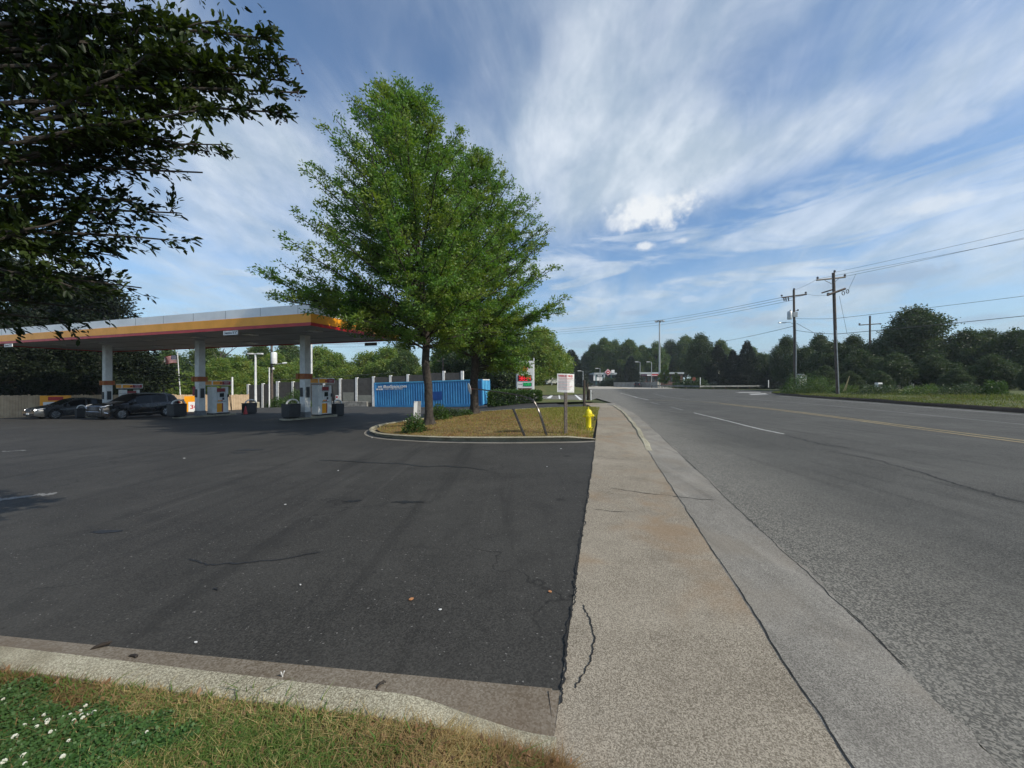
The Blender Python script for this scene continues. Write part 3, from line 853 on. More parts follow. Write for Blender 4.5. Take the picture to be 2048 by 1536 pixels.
# red cone by middle pump
g = can(12.6, 6.2)
t = thing('traffic_cone', 'small dull red traffic cone behind the middle fuel pump', 'traffic cone', (g.x, g.y, zg(g.x, g.y)))
MB().lathe([(.14, .03), (.03, .62), (.0, .63)], n=12).build('cone', RED, t, smooth=40); MB().box((0, 0, .015), (.36, .36, .03)).build('cone_base', BLK, t)

# ------------------------------------------------------------------ cars
CARP = {}
def paint(name, c):
    return mat(name, c, .25, .2, .03, 2, coat=.45)
GLASS = mat('car_glass', (.006, .007, .008), .08, 0, .05, 2, spec=.25)
HEADL = mat('headlamp', (.75, .76, .78), .12, .5, .05, 9)
TYRE = mat('tyre', (.014, .014, .014), .8)
RIM = mat('alloy', (.55, .56, .57), .25, .9, .05, 9)
def make_car(name, label, L, W, top, belt, hood_x, wheels, rw, body_m, wagon, group=None, simple=False, group_parts=None):
    """x forward (front at +L/2); top/belt = lists of (x, z) from the rear to the front"""
    t = thing(name, label, 'car')
    NX = 44 if simple else 90; NR = 6; NG = 5; NT_ = 5
    tx, tz = zip(*top); bx, bz = zip(*belt)
    xs_ = np.linspace(-L / 2, L / 2, NX)
    def plan(x):
        u = abs(x) / (L / 2); return 1 - .16 * max(0, (u - .72) / .28) ** 2.0 - .02 * u
    cols = []
    for x in xs_:
        zt = float(np.interp(x, tx, tz)); zb_ = min(float(np.interp(x, bx, bz)), zt)
        zl = .20 + .10 * max(0, (abs(x) / (L / 2) - .85) / .15)
        for wx in wheels:
            dx = abs(x - wx)
            if dx < rw * 1.16: zl = max(zl, rw + math.sqrt(max(0, (rw * 1.16) ** 2 - dx * dx)))
        hw = W / 2 * plan(x)
        row = [(x, 0, zl), (x, hw * .9, zl)]
        for k in range(NR + 1):
            z = zl + (zb_ - zl) * k / NR
            u = (z - .2) / max(.01, zb_ - .2)
            row.append((x, hw * (.965 + .045 * math.sin(math.pi * min(1, max(0, u)) ** .9) - .03 * max(0, u - .8) / .2), z))
        y0 = row[-1][1]; gh = zt - zb_
        for k in range(1, NG + 1):
            u = k / NG
            row.append((x, y0 * (1 - min(.27, .30 * gh) * u - (.03 if u == 1 else 0)), zb_ + gh * (u if u < 1 else .975)))
        y1 = row[-1][1]; z1 = row[-1][2]
        for k in range(1, NT_ + 1):
            u = k / NT_; row.append((x, y1 * (1 - u), z1 + (.035) * (1 - (1 - u) ** 2)))
        cols.append(row)
    n = len(cols[0]); V = []
    for row in cols: V += row
    off = len(V); V += [(x, -y, z) for x, y, z in V]
    bodyF, glassF = [], []
    g0 = 2 + NR
    for i in range(NX - 1):
        xm = (xs_[i] + xs_[i + 1]) / 2
        zt0, zt1 = np.interp(xs_[i], tx, tz), np.interp(xs_[i + 1], tx, tz)
        zbm = np.interp(xm, bx, bz); slope = (zt1 - zt0) / (xs_[i + 1] - xs_[i]); gh = (zt0 + zt1) / 2 - zbm
        for j in range(n - 1):
            f = (i * n + j, i * n + j + 1, (i + 1) * n + j + 1, (i + 1) * n + j)
            gl = False
            if g0 <= j < g0 + NG - 1 and gh > .12:
                gl = all(abs(xm - px_) > .045 for px_ in group_parts['pillars']) and group_parts['gx'][0] < xm < group_parts['gx'][1]
            if j >= g0 + NG and abs(slope) > .30 and gh > .10 and (xm > 0 or abs(slope) > .5) and not (group_parts['gx'][0] + .5 < xm < 0): gl = True
            (glassF if gl else bodyF).append(f)
            (glassF if gl else bodyF).append(tuple(v + off for v in f[::-1]))
    for i in (0, NX - 1):
        f = [i * n + j for j in range(n)] + [off + i * n + j for j in range(n - 1, -1, -1)]
        bodyF.append(tuple(f) if i == 0 else tuple(f[::-1]))
    MB().add(V, bodyF).build('body', body_m, t, smooth=38)
    used = sorted({v for f in glassF for v in f}); rm = {v: k for k, v in enumerate(used)}
    MB().add([V[v] for v in used], [tuple(rm[v] for v in f) for f in glassF]).build('windows', GLASS, t, smooth=38)
    MB().box((0, 0, .42), (L * .93, W * .86, .44)).build('underbody', BLK, t)
    for wx in wheels:
        for sg in (-1, 1):
            M = Matrix.Rotation(R(90 if sg < 0 else -90), 3, 'X')
            y = sg * (W / 2 - .215)
            w_ = MB().lathe([(rw * .66, 0), (rw * .93, .0), (rw, .03), (rw, .19), (rw * .93, .215), (rw * .68, .215), (rw * .66, .17)], (wx, y, rw), 26, M=M).build('wheel', TYRE, t, smooth=35)
            mb = MB().lathe([(0, .165), (rw * .16, .175), (rw * .17, .14), (rw * .6, .135), (rw * .60, .20), (rw * .67, .207), (rw * .67, .1)], (wx, y, rw), 26, M=M)
            rimm = mb.build('rim_ring', DGR, w_)
            mb = MB()
            for k in range(5):
                for dd in (-.09, .09):
                    an = 2 * math.pi * k / 5 + dd; d_ = Vector((math.cos(an), 0, math.sin(an)))
                    c0 = Vector((wx, y + sg * .185, rw))
                    mb.tube([c0 + d_ * rw * .1, c0 + d_ * rw * .65], [.022, .026], 5)
            mb.lathe([(rw * .60, .19), (rw * .68, .212), (rw * .60, .212)], (wx, y, rw), 26, M=M)
            mb.build('rim', RIM, w_)
    return t
# black SUV with bright front trim
suv_top = [(-2.33, .98), (-2.28, 1.12), (-2.0, 1.52), (-1.75, 1.64), (-.9, 1.70), (-.1, 1.70), (.35, 1.62), (1.02, 1.17), (1.2, 1.12), (1.9, 1.04), (2.2, .93), (2.34, .74)]
suv_belt = [(-2.33, 1.06), (-1.4, 1.06), (0, 1.0), (1.1, .98), (2.34, .80)]
suv = make_car('parked_car', 'black sport utility car with chrome front trim parked under the canopy', 4.68, 1.82, suv_top, suv_belt, 1.1, (-1.33, 1.38), .36, paint('black_paint', (.010, .010, .012)), True,
               group_parts={'pillars': (-1.45, -.42, .55), 'gx': (-1.98, .95)})
sed_top = [(-2.4, .80), (-2.36, 1.0), (-1.75, 1.10), (-1.05, 1.38), (-.5, 1.47), (.1, 1.46), (.45, 1.38), (1.15, 1.00), (1.4, .96), (2.1, .82), (2.38, .62)]
sed_belt = [(-2.4, .92), (-1.4, .96), (0, .92), (1.2, .88), (2.4, .70)]
sed = make_car('parked_car', 'dark silver grey sedan with lit headlamps parked by the fence at far left', 4.8, 1.84, sed_top, sed_belt, 1.1, (-1.4, 1.42), .345, paint('silver_grey_paint', (.045, .048, .05)), False,
               group_parts={'pillars': (-1.2, -.25, .75), 'gx': (-1.55, 1.0)})
def arc(pts, r, name, m, t, n=6, mir=True):
    mb = MB().tube(pts, r, n)
    o_ = mb.build(name, m, t)
    if mir:
        mb = MB().tube([(p[0], -p[1], p[2]) for p in pts], r, n); mb.build(name, m, t)
# SUV details
arc([(2.22, .86, .88), (2.30, .62, .84), (2.34, .55, .76), (2.30, .62, .60), (2.24, .80, .50), (2.12, .90, .47)], .028, 'chrome_trim', CHROME, suv)
arc([(2.22, .82, .93), (2.10, .88, .97), (1.9, .905, 1.0)], .03, 'headlight', HEADL, suv)
arc([(2.31, .40, .86), (2.31, .70, .90), (2.2, .85, .93)], .022, 'headlight_strip', HEADL, suv)
for z_ in (.86, .80, .74, .68): MB().tube([(2.345, -.50, z_), (2.36, 0, z_), (2.345, .50, z_)], .012, 5).build('grille_bar', STEEL, suv)
MB().box((2.34, 0, .74), (.04, 1.1, .30)).build('grille', BLK, suv); MB().box((2.33, 0, .48), (.06, 1.3, .14)).build('lower_grille', BLK, suv)
MB().tube([(2.33, -.66, .57), (2.38, 0, .57), (2.33, .66, .57)], .014, 5).build('bumper_trim', CHROME, suv)
for sg in (-1, 1):
    MB().box((-.0, sg * .915, .36), (1.9, .03, .035)).build('sill_trim', CHROME, suv)
    MB().box((.72, sg * 1.0, 1.07), (.18, .20, .14), top=.8).build('mirror', BLK, suv, bevel=.02)
    MB().box((-.5, sg * .80, 1.695), (1.9, .03, .03)).build('roof_rail', STEEL, suv)
    MB().box((-2.27, sg * .72, .98), (.1, .32, .14)).build('tail_light', RED, suv)
    for x_ in (-.30, .62): MB().box((x_ - .55, sg * .925, .88), (.18, .03, .03)).build('door_handle', STEEL, suv)
# sedan details
arc([(2.28, .50, .70), (2.24, .72, .72), (2.08, .86, .76), (1.92, .89, .79)], .045, 'headlight', HEADL, sed)
MB().box((2.39, 0, .66), (.05, .74, .24)).build('grille', BLK, sed)
for z_ in (.58, .64, .70, .76): MB().tube([(2.42, -.36, z_), (2.42, .36, z_)], .01, 5).build('grille_bar', STEEL, sed)
MB().box((2.38, 0, .38), (.06, 1.3, .12)).build('lower_grille', BLK, sed)
MB().box((2.44, 0, .44), (.02, .34, .11)).build('number_plate', WHT2, sed)
LITL = mat('lit_headlamp', (.9, .9, .9), .2, emit=((1, .97, .9), 9))
for sg in (-1, 1):
    MB().lathe([(0, 0), (.05, .0), (.05, .03), (0, .05)], (2.30, sg * .60, .70), 12, M=Matrix.Rotation(R(90), 3, 'Y')).build('headlamp_bulb', LITL, sed)
    MB().lathe([(0, 0), (.035, .0), (.035, .03), (0, .04)], (2.36, sg * .66, .42), 10, M=Matrix.Rotation(R(90), 3, 'Y')).build('fog_lamp', HEADL, sed)
    MB().box((.82, sg * 1.0, .96), (.16, .18, .12), top=.8).build('mirror', DGR, sed, bevel=.02)
    for x_ in (-.95, .05): MB().box((x_, sg * .93, .80), (.18, .03, .03)).build('door_handle', STEEL, sed)
ang = math.atan2(-CB.y, -CB.x)
def place_car(o, wheel_x, W, px, py, rz=ang):
    """put the near front wheel (car's left side, +y) on the ground point below a photograph pixel"""
    g = P(px, py); f = Vector((math.cos(rz), math.sin(rz), 0)); l = Vector((-f.y, f.x, 0))
    c = g - f * wheel_x - l * (W / 2 - .05)
    o.location = (c.x, c.y, zg(c.x, c.y) + .01); o.rotation_euler = (0, 0, rz)
place_car(suv, 1.38, 1.82, 243, 838, ang + R(6))
gs = can(25.7, 2.7); sed.location = (gs.x, gs.y, zg(gs.x, gs.y) + .01); sed.rotation_euler = (0, 0, ang)

# far car on the bridge approach
g = P(1276, 774.6)
fc = make_car('oncoming_car', 'small dark car driving away over the bridge in the far distance', 4.7, 1.9, [(-2.33, .98), (-2.0, 1.62), (-.2, 1.80), (.4, 1.72), (1.0, 1.2), (2.0, 1.1), (2.34, .8)], suv_belt, 1.1, (-1.4, 1.4), .38, paint('far_dark_paint', (.03, .03, .035)), True, simple=True,
              group_parts={'pillars': (-1.2, -.3, .6), 'gx': (-1.9, .9)})
fc.location = (g.x, g.y, .02); fc.rotation_euler = (0, 0, R(64))
for sg in (-1, 1): MB().box((-2.30, sg * .75, 1.0), (.1, .3, .18)).build('tail_light', RED, fc)

# ------------------------------------------------------------------ fence at the left, banners
TAN = mat('tan_fence_boards', (.50, .37, .235), .8, 0, .14, 2.5, bump=.3, col2=(.40, .285, .175))
fpts = [(ray(-330, 0, 26), -1.15), (ray(-60, 0, 29.5), -1.3), (ray(345, 0, 36), -1.45), (ray(497, 0, 41), -1.6)]
for i in range(3):
    a, za = fpts[i]; b, zb_ = fpts[i + 1]
    a = Vector((a.x, a.y, za)); b = Vector((b.x, b.y, zb_)); Lf = (b - a).length
    nb = int(Lf / .15); mb = MB(); rnd = random.Random(i)
    d_ = (b - a) / nb; rz_ = math.atan2(d_.y, d_.x)
    for k in range(nb):
        c = a + d_ * (k + .5); h = 1.90 + rnd.uniform(-.03, .03)
        mb.box((c.x, c.y, c.z + h / 2), (.138, .022, h), rz_)
    lab = ['tan board fence section at the far left edge behind the grey sedan', 'long tan board fence behind the parked cars under the canopy', 'tan board fence end section right of the middle canopy column'][i]
    t = thing('board_fence', lab, 'fence', tuple(a))
    o = mb.build('fence_boards', TAN, t, loc=tuple(a))
    npst = max(2, int(Lf / 2.4)); mb2 = None
    for k in range(npst + 1):
        c = a.lerp(b, k / npst) + Vector((-d_.y, d_.x, 0)).normalized() * .07 - a
        MB().box((c.x, c.y, c.z + .98), (.1, .1, 1.98), rz_).build('fence_post', TAN, t)
def on_fence(px, i=1, out=.06):
    a, za = fpts[i]; b, zb_ = fpts[i + 1]; r = (px - 1024) / F
    k = (r * a.y - a.x) / ((b.x - a.x) - r * (b.y - a.y))
    p = Vector((a.x, a.y, za)).lerp(Vector((b.x, b.y, zb_)), k); d_ = Vector((b.x - a.x, b.y - a.y, 0)).normalized()
    return p + Vector((d_.y, -d_.x, 0)) * out, d_
def banner(px, w, z0, h, lab):
    p, d_ = on_fence(px); n_ = Vector((d_.y, -d_.x, 0))
    t = thing('banner_sign', lab, 'banner', tuple(p), math.atan2(d_.y, d_.x))
    return t, w, z0, h
t, w, z0, h = banner(112, 1.75, .55, 1.5, 'yellow and white advertising banner with red badge on the fence behind the sedan')
MB().box((0, 0, 1.25), (w, .02, 1.25)).build('banner_board', YEL, t)
MB().box((0, -.014, 1.62), (.85, .012, .30)).build('red_badge', RED, t); text_mesh('GO WELL', .16, TXTW, 'badge_text', t, face_M((0, -.022, 1.62), (1, 0, 0), (0, 0, 1)), .001, width=.62) if False else None
MB().box((-.02, -.014, 1.05), (1.35, .012, .6)).build('white_panel', WHT2, t)
for k in range(2): MB().box((-.05, -.024, 1.13 - k * .2), (.9 - .2 * k, .008, .07)).build('text_bar', mat('blue_grey_print', (.06, .14, .2), .6), t)
t, w, z0, h = banner(389, 1.75, .55, 1.5, 'tall yellow and white price offer banner reading 30 on the fence by the middle column')
MB().box((0, 0, .92), (1.5, .02, 1.7)).build('banner_board', YEL, t)
MB().box((.08, -.014, .72), (1.05, .012, 1.0)).build('white_panel', WHT2, t)
text_mesh('30¢', .55, TXTR, 'offer_text', t, face_M((.1, -.022, .72), (1, 0, 0), (0, 0, 1)), .001, width=.85, bold=.012)

# ------------------------------------------------------------------ shipping container
CB0 = ray(966, 0, 38.0); phi = R(14.5); cu = Vector((-math.cos(phi), math.sin(phi), 0)); cv = Vector((math.sin(phi), math.cos(phi), 0))
BLU = mat('container_blue', (.05, .25, .50), .45, 0, .14, .9, col2=(.03, .17, .40))
BLUL = mat('container_light_blue', (.09, .40, .66), .4, 0, .1, 1.2)
BLUD = mat('deep_blue_patch', (.012, .075, .30), .45, 0, .1, 2)
LC, HC, WC = 12.19, 2.59, 2.44
zb0 = zg(CB0.x, CB0.y) + .02
ctr = thing('shipping_container', 'long blue corrugated shipping container with white lettering beyond the tree island', 'shipping container', (CB0.x, CB0.y, zb0), math.atan2(-cu.y, -cu.x))
ctr.rotation_euler[1] = -math.asin((zb0 - zg(CB0.x + cu.x * 12.1, CB0.y + cu.y * 12.1) - .0) / 12.19)
# local: x to the right, y to the back, origin at right front bottom corner
def corr(y, flip, name, m):
    V, Fc = [], []; n_ = 0; x = -LC + .14; per = .278
    xs_ = []
    while x < -.14:
        for dx, dy in ((0, 0), (.072, 0), (.14, .036), (.21, .036)): xs_.append((min(x + dx, -.14), dy))
        x += per
    for x_, dy in xs_: V += [(x_, y + dy * flip, .16), (x_, y + dy * flip, HC - .12)]
    Fc = [(2 * i, 2 * i + 2, 2 * i + 3, 2 * i + 1) for i in range(len(xs_) - 1)]
    return MB().add(V, Fc).build(name, m, ctr)
fw = corr(.02, 1, 'corrugated_wall', BLU); corr(WC - .02, -1, 'corrugated_wall', BLU)
MB().box((-LC / 2, WC / 2, HC - .05), (LC - .02, WC - .06, .06)).build('roof', BLU, ctr)
MB().box((-LC / 2, WC / 2, .12), (LC - .02, WC - .06, .06)).build('floor', BLUD, ctr)
for y_ in (.03, WC - .03):
    MB().box((-LC / 2, y_, HC - .06), (LC - .28, .07, .12)).build('top_rail', BLUL, ctr); MB().box((-LC / 2, y_, .03), (LC - .28, .07, .27)).build('bottom_rail', BLU, ctr)
    for x_ in (-.07, -LC + .07): MB().box((x_, y_, HC / 2), (.14, .14, HC)).build('corner_post', BLU, ctr)
dr = MB().box((-.03, WC / 2, HC / 2), (.05, WC - .2, HC - .2)).build('door', BLUL, ctr)
for y_ in (.5, .95, 1.5, 1.95): MB().tube([(.03, y_, .15), (.03, y_, HC - .12)], .02, 6).build('lock_bar', BLU, dr)
for y_ in (.03, WC - .03): pass
MB().box((-.02, WC / 2, HC - .05), (.08, WC - .3, .10)).build('door_header', WHT, ctr)
MB().box((-5.35, .012, 1.05), (1.9, .012, .85)).build('repaint_patch', BLUD, ctr)
TY = -.0
text_mesh('iBoxSpace.com', .42, TXTW, 'container_lettering', ctr, face_M((-9.72, .008, 2.12), (1, 0, 0), (0, 0, 1)), .004, width=2.75, bold=.014)
text_mesh('1-877-480-BOXES', .2, TXTW, 'container_lettering', ctr, face_M((-9.95, .008, 1.86), (1, 0, 0), (0, 0, 1)), .004, width=2.2)
for k, (x_, z_) in enumerate(((-11.55, 1.87), (-11.27, 1.87), (-11.85, 1.87), (-11.62, 2.13), (-11.36, 2.13))): MB().box((x_, .006, z_), (.22, .012, .17)).build('logo_block', TXTW, ctr)

# ------------------------------------------------------------------ sound wall
SP1, SP2 = Vector((-37.7, 55, -2.4)), Vector((-6.26, 48.5, -1.6)); NPAN = 13
PANEL = mat('dark_wall_panel', (.082, .077, .070), .9, 0, .12, 2.2, bump=.6, bscale=12)
POST = mat('white_concrete_post', (.82, .82, .79), .7, 0, .1, 3)
PATCHM = mat('pale_render_patch', (.26, .26, .22), .8, 0, .1, 2)
sw = thing('sound_wall', 'stepped dark panel sound wall with white posts behind the pumps and container', 'wall', tuple(SP1))
rzw = math.atan2(SP2.y - SP1.y, SP2.x - SP1.x)
for i in range(NPAN):
    a = SP1.lerp(SP2, i / NPAN); b = SP1.lerp(SP2, (i + 1) / NPAN); c = (a + b) / 2
    zt = 1.20 + 1.70 * (i + .5) / NPAN + (.12 if i in (2, 11) else 0); L_ = (b - a).length - .2
    pn = MB().box((c.x, c.y, (zt + c.z - .4) / 2), (L_, .18, zt - c.z + .4), rzw).build('wall_panel', PANEL, sw, loc=tuple(SP1))
    if i in (6, 7):
        h_ = 1.15 if i == 6 else 1.0; n_ = Vector((math.sin(rzw), -math.cos(rzw), 0))
        q = c + n_ * .1; MB().box((q.x, q.y, (-.88 if i == 6 else -1.08) + h_ / 2), (L_ * (.72 if i == 6 else .9), .02, h_), rzw).build('painted_patch', PATCHM, sw, loc=tuple(SP1))
for i in range(NPAN + 1):
    a = SP1.lerp(SP2, i / NPAN)
    ztp = 1.36 + 1.70 * i / NPAN + (.15 if i in (2, 12) else 0); MB().box((a.x, a.y, (ztp + a.z - .3) / 2), (.30 if i != 2 else .42, .30, ztp - a.z + .3), rzw).build('wall_post', POST, sw, loc=tuple(SP1))
# low block kerb wall at the foot, right of the patches
a = SP1.lerp(SP2, .44) + Vector((0, -1.0, 0)); b = SP1.lerp(SP2, .60) + Vector((0, -1.0, 0))
c = (a + b) / 2
o = MB().box((0, 0, .0), ((b - a).length, .35, .9)).build('block_kerb_wall', mat('block_concrete', (.30, .29, .26), .9, 0, .25, 3, bump=.4), bevel=.03)
o.location = (c.x, c.y, zg(c.x, c.y) + .35); o.rotation_euler[2] = rzw
tag(o, 'low weathered block wall at the foot of the sound wall left of the container', 'low wall')
p = ray(674, 795, 51.2); o = thing('notice_sign', 'small white notice with red mark low on the sound wall beside the pale patches', 'sign', (p.x, p.y, p.z), rzw)
MB().box((0, 0, 0), (.42, .03, .62)).build('notice_board', WHT2, o); MB().box((0, -.02, .05), (.24, .01, .26)).build('red_mark', RED, o)
# ------------------------------------------------------------------ leaves and trees
def diamond_leaves(pts, size, aspect, rng, up_bias=0.0, dirs=None):
    """one four-cornered leaf per point"""
    n = len(pts)
    a = rng.normal(size=(n, 3)); a[:, 2] *= .6
    if dirs is not None: a = a * .7 + dirs
    a /= np.linalg.norm(a, axis=1)[:, None]
    nr = rng.normal(size=(n, 3)); nr[:, 2] += up_bias
    b = np.cross(a, nr); b /= (np.linalg.norm(b, axis=1)[:, None] + 1e-9)
    L = size * rng.uniform(.6, 1.3, n)[:, None]
    Wd = L * aspect
    p = np.asarray(pts)
    V = np.stack([p, p + a * L * .5 + b * Wd * .5, p + a * L, p + a * L * .5 - b * Wd * .5], 1).reshape(-1, 3)
    Q = np.arange(4 * n).reshape(-1, 4)
    return V, Q
def fold_leaves(pts, size, aspect, rng, dirs):
    n = len(pts); a = dirs + rng.normal(size=(n, 3)) * .55; a /= np.linalg.norm(a, axis=1)[:, None]
    up = np.tile([0, 0, 1.0], (n, 1)) + rng.normal(size=(n, 3)) * .55
    b = np.cross(a, up); b /= (np.linalg.norm(b, axis=1)[:, None] + 1e-9); c = np.cross(b, a)
    L = size * rng.uniform(.55, 1.25, n)[:, None]; Wd = L * aspect * .5; p = np.asarray(pts)
    dr = -c * L * rng.uniform(.0, .28, n)[:, None]
    m1 = p + a * L * .35; m2 = p + a * L * .72 + dr * .5; tip = p + a * L + dr
    V = np.stack([p, m1 + b * Wd * .9 + c * Wd * .25, m2 + b * Wd * .75 + c * Wd * .2, tip, m2 - b * Wd * .75 + c * Wd * .2, m1 - b * Wd * .9 + c * Wd * .25], 1).reshape(-1, 3)
    k = np.arange(n)[:, None] * 6
    Q = np.concatenate([k + np.array([[0, 1, 2, 3]]), k + np.array([[0, 3, 4, 5]])], 0)
    return V, Q
BARK = mat('dark_bark', (.060, .048, .038), .95, 0, .3, 9, bump=1.0, bscale=26, col2=(.024, .019, .015))
OAKL = leaf_mat('oak_leaves', (.066, .150, .028), (.122, .220, .042), (.165, .215, .040), .38, .5, .3)
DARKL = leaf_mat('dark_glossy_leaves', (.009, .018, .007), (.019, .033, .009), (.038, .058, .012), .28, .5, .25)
def oak(name, label, base, lean, env, seed, n_pri, n_leaf, leaf, r0, top_r=.02, bias=None, low=2.2, extra=()):
    rng = np.random.default_rng(seed); rnd = random.Random(seed)
    bx, by, bz = base; H = env[-1][0]
    t = thing(name, label, 'tree', base)
    ez, er = zip(*env)
    def axis(h): return np.array([lean[0] * (h / H) ** 1.3, lean[1] * (h / H) ** 1.3, h])
    tr = [axis(h) + np.array([rnd.uniform(-.05, .05), rnd.uniform(-.05, .05), 0]) * min(1, h / 2) for h in np.linspace(-.1, H * .93, 16)]
    rad = [r0 * (1.5 if i == 0 else 1.12 if i == 1 else 1.0) * (1 - i / 15.5) ** .8 + top_r for i in range(16)]
    foot = [axis(0) + np.array([0, 0, h_]) for h_ in (-.12, .02, .12, .30, .55)]; fr = [1.9, 1.6, 1.3, 1.12, 1.04]
    mb = MB().tube(foot + tr[2:], [r0 * k for k in fr] + rad[2:], 20)
    for i in range(4):     # root flares
        for k in range(20):
            v = Vector(mb.V[i * 20 + k]); c0 = Vector(foot[i]); f_ = 1 + (.34, .26, .16, .06)[i] * math.cos(5 * 2 * math.pi * k / 20 + seed) + .1 * math.sin(k * 2.3)
            mb.V[i * 20 + k] = tuple(c0 + (v - c0) * f_)
    mb.build('trunk', BARK, t, smooth=True)
    br = MB(); LP, LD, LWt = [], [], []
    def segs(p0, p1, bow, n):
        out = []
        for k in range(n + 1):
            u = k / n; q = p0 * (1 - u) + p1 * u; q = q + np.array([0, 0, bow * math.sin(math.pi * u)]); out.append(q)
        return out
    tips = []
    for i in range(n_pri):
        u = ((i + .5) / n_pri) ** .92
        zt = env[0][0] + (H - .1 - env[0][0]) * u
        az = i * 2.39996 + rnd.uniform(-.25, .25)
        r = float(np.interp(zt, ez, er)) * rnd.choice((.55, .78, .9, 1.0, 1.04))
        if bias: r *= bias(az, zt)
        tips.append((zt, az, r))
    tips += list(extra)
    for zt, az, r in tips:
        uh = (zt - low) / (H - low)
        rise = r * (.02 + .95 * max(0, uh) ** .8)
        hs = min(max(low - .1, zt - rise), H * .9)
        if zt < low + .45: hs = low + .55
        p0 = axis(hs); ax_t = axis(zt)
        p1 = np.array([ax_t[0] + r * math.cos(az), ax_t[1] + r * math.sin(az), zt])
        Lb = np.linalg.norm(p1 - p0)
        pp = segs(p0, p1, (-.04 if uh > .3 else .07) * Lb, 7)
        br.tube(pp, [.012 + .030 * r0 / .2 * (1 - k / 7) * (Lb / 4) for k in range(8)], 5, cap=False)
        ns = int(5 + Lb * 4.2)
        dmain = (p1 - p0) / max(Lb, .1)
        for s_ in range(ns):
            us = .22 + .78 * (s_ + rnd.random()) / ns
            k = min(6, int(us * 7)); q = pp[k] + (pp[k + 1] - pp[k]) * (us * 7 - k)
            side = rng.normal(size=3); side[2] = side[2] * .5 + .12; side -= dmain * side.dot(dmain) * .6; side /= np.linalg.norm(side)
            d2 = side * .85 + dmain * .75; d2 /= np.linalg.norm(d2)
            L2 = (.20 + .28 * Lb * (1 - us) * .55 + .12) * rnd.uniform(.7, 1.5)
            L2 = min(L2, 1.05) * (1 - .45 * us)
            q2 = q + d2 * L2
            br.tube([q, q + d2 * L2 * .5 + np.array([0, 0, .03]), q2], [.010, .007, .003], 3, cap=False)
            LP.append(q); LD.append(q2 - q); LWt.append((L2 + .15) * rnd.choice((.25, .8, 1.2, 2.0)))
    br.build('branches', BARK, t)
    LP = np.array(LP); LD = np.array(LD); Wt = np.array(LWt); Wt /= Wt.sum()
    idx = rng.choice(len(LP), n_leaf, p=Wt)
    uu = rng.random(n_leaf) ** .75
    ctr = LP[idx] + LD[idx] * (.15 + .95 * uu)[:, None]
    ctr += rng.normal(size=ctr.shape) * np.array([.10, .10, .065])
    dn = LD[idx] / np.linalg.norm(LD[idx], axis=1)[:, None]
    V, Q = diamond_leaves(ctr, leaf, .42, rng, .9, dn * .8)
    quads_mesh('crown', V, Q, OAKL, t)
    return t
b1 = P(858, 851, .18); b2 = P(949, 829, .18)
b1 = Vector((b1.x, b1.y, isl_z(b1.x, b1.y))); b2 = Vector((b2.x, b2.y, isl_z(b2.x, b2.y)))
def bias1(az, z):
    c = math.cos(az); k = 1.0 if c < 0 else 1 - (.10 + .20 * sstep(z, 6.5, 10)) * c
    return k
h1 = lambda py: (HY - py) / F * b1.y + CAMZ - b1.z
h2 = lambda py: (HY - py) / F * b2.y + CAMZ - b2.z
env1 = [(h1(690), 2.0), (h1(660), 3.5), (h1(610), 4.3), (h1(550), 4.7), (h1(500), 4.4), (h1(450), 4.0), (h1(350), 3.5), (h1(290), 2.6), (h1(230), 1.7), (h1(190), .8), (h1(172), .2)]
env2 = [(h2(715), 2.6), (h2(680), 3.9), (h2(620), 4.6), (h2(560), 4.6), (h2(520), 4.2), (h2(450), 3.6), (h2(390), 2.8), (h2(330), 1.6), (h2(305), .8), (h2(290), .2)]
ex1 = [(h1(545), math.pi + .1, 6.1), (h1(552), math.pi - .12, 5.7), (h1(565), math.pi + .3, 5.8), (h1(600), math.pi + .15, 5.5), (h1(575), math.pi - .3, 5.6), (h1(620), math.pi + .4, 5.3), (h1(440), math.pi + .1, 4.6), (h1(330), math.pi + .05, 4.0),
       (h1(158), math.pi, 1.15), (h1(170), math.pi + .3, 1.0), (h1(176), 0.3, .35), (h1(178), .0, .9), (h1(196), .2, 1.2), (h1(260), 0, 2.1), (h1(215), math.pi, 2.0), (h1(225), math.pi + .4, 2.1)]
oak('oak_tree', 'tall green oak tree with leaning trunk, left and nearer one on the island', tuple(b1), (-.95, .1), env1, 5, 165, 165000, .118, .16, bias=bias1, low=2.1, extra=ex1)
oak('oak_tree', 'green oak tree with straight trunk, right and farther one on the island', tuple(b2), (.1, .2), env2, 9, 140, 130000, .135, .22, low=2.0, extra=[(h2(712), -.1, 2.6), (h2(725), -.3, 2.2), (h2(700), .1, 3.0), (h2(705), -.5, 2.7), (h2(715), .2, 2.9), (h2(738), -.15, 2.3), (h2(742), -.05, 2.6), (h2(735), .1, 2.9), (h2(745), -.3, 2.5), (h2(732), -.4, 2.9), (h2(728), .2, 3.2), (h2(748), .0, 2.8), (h2(622), .05, 5.0), (h2(600), -.2, 4.9), (h2(450), .1, 4.2), (h2(395), .0, 3.5)])

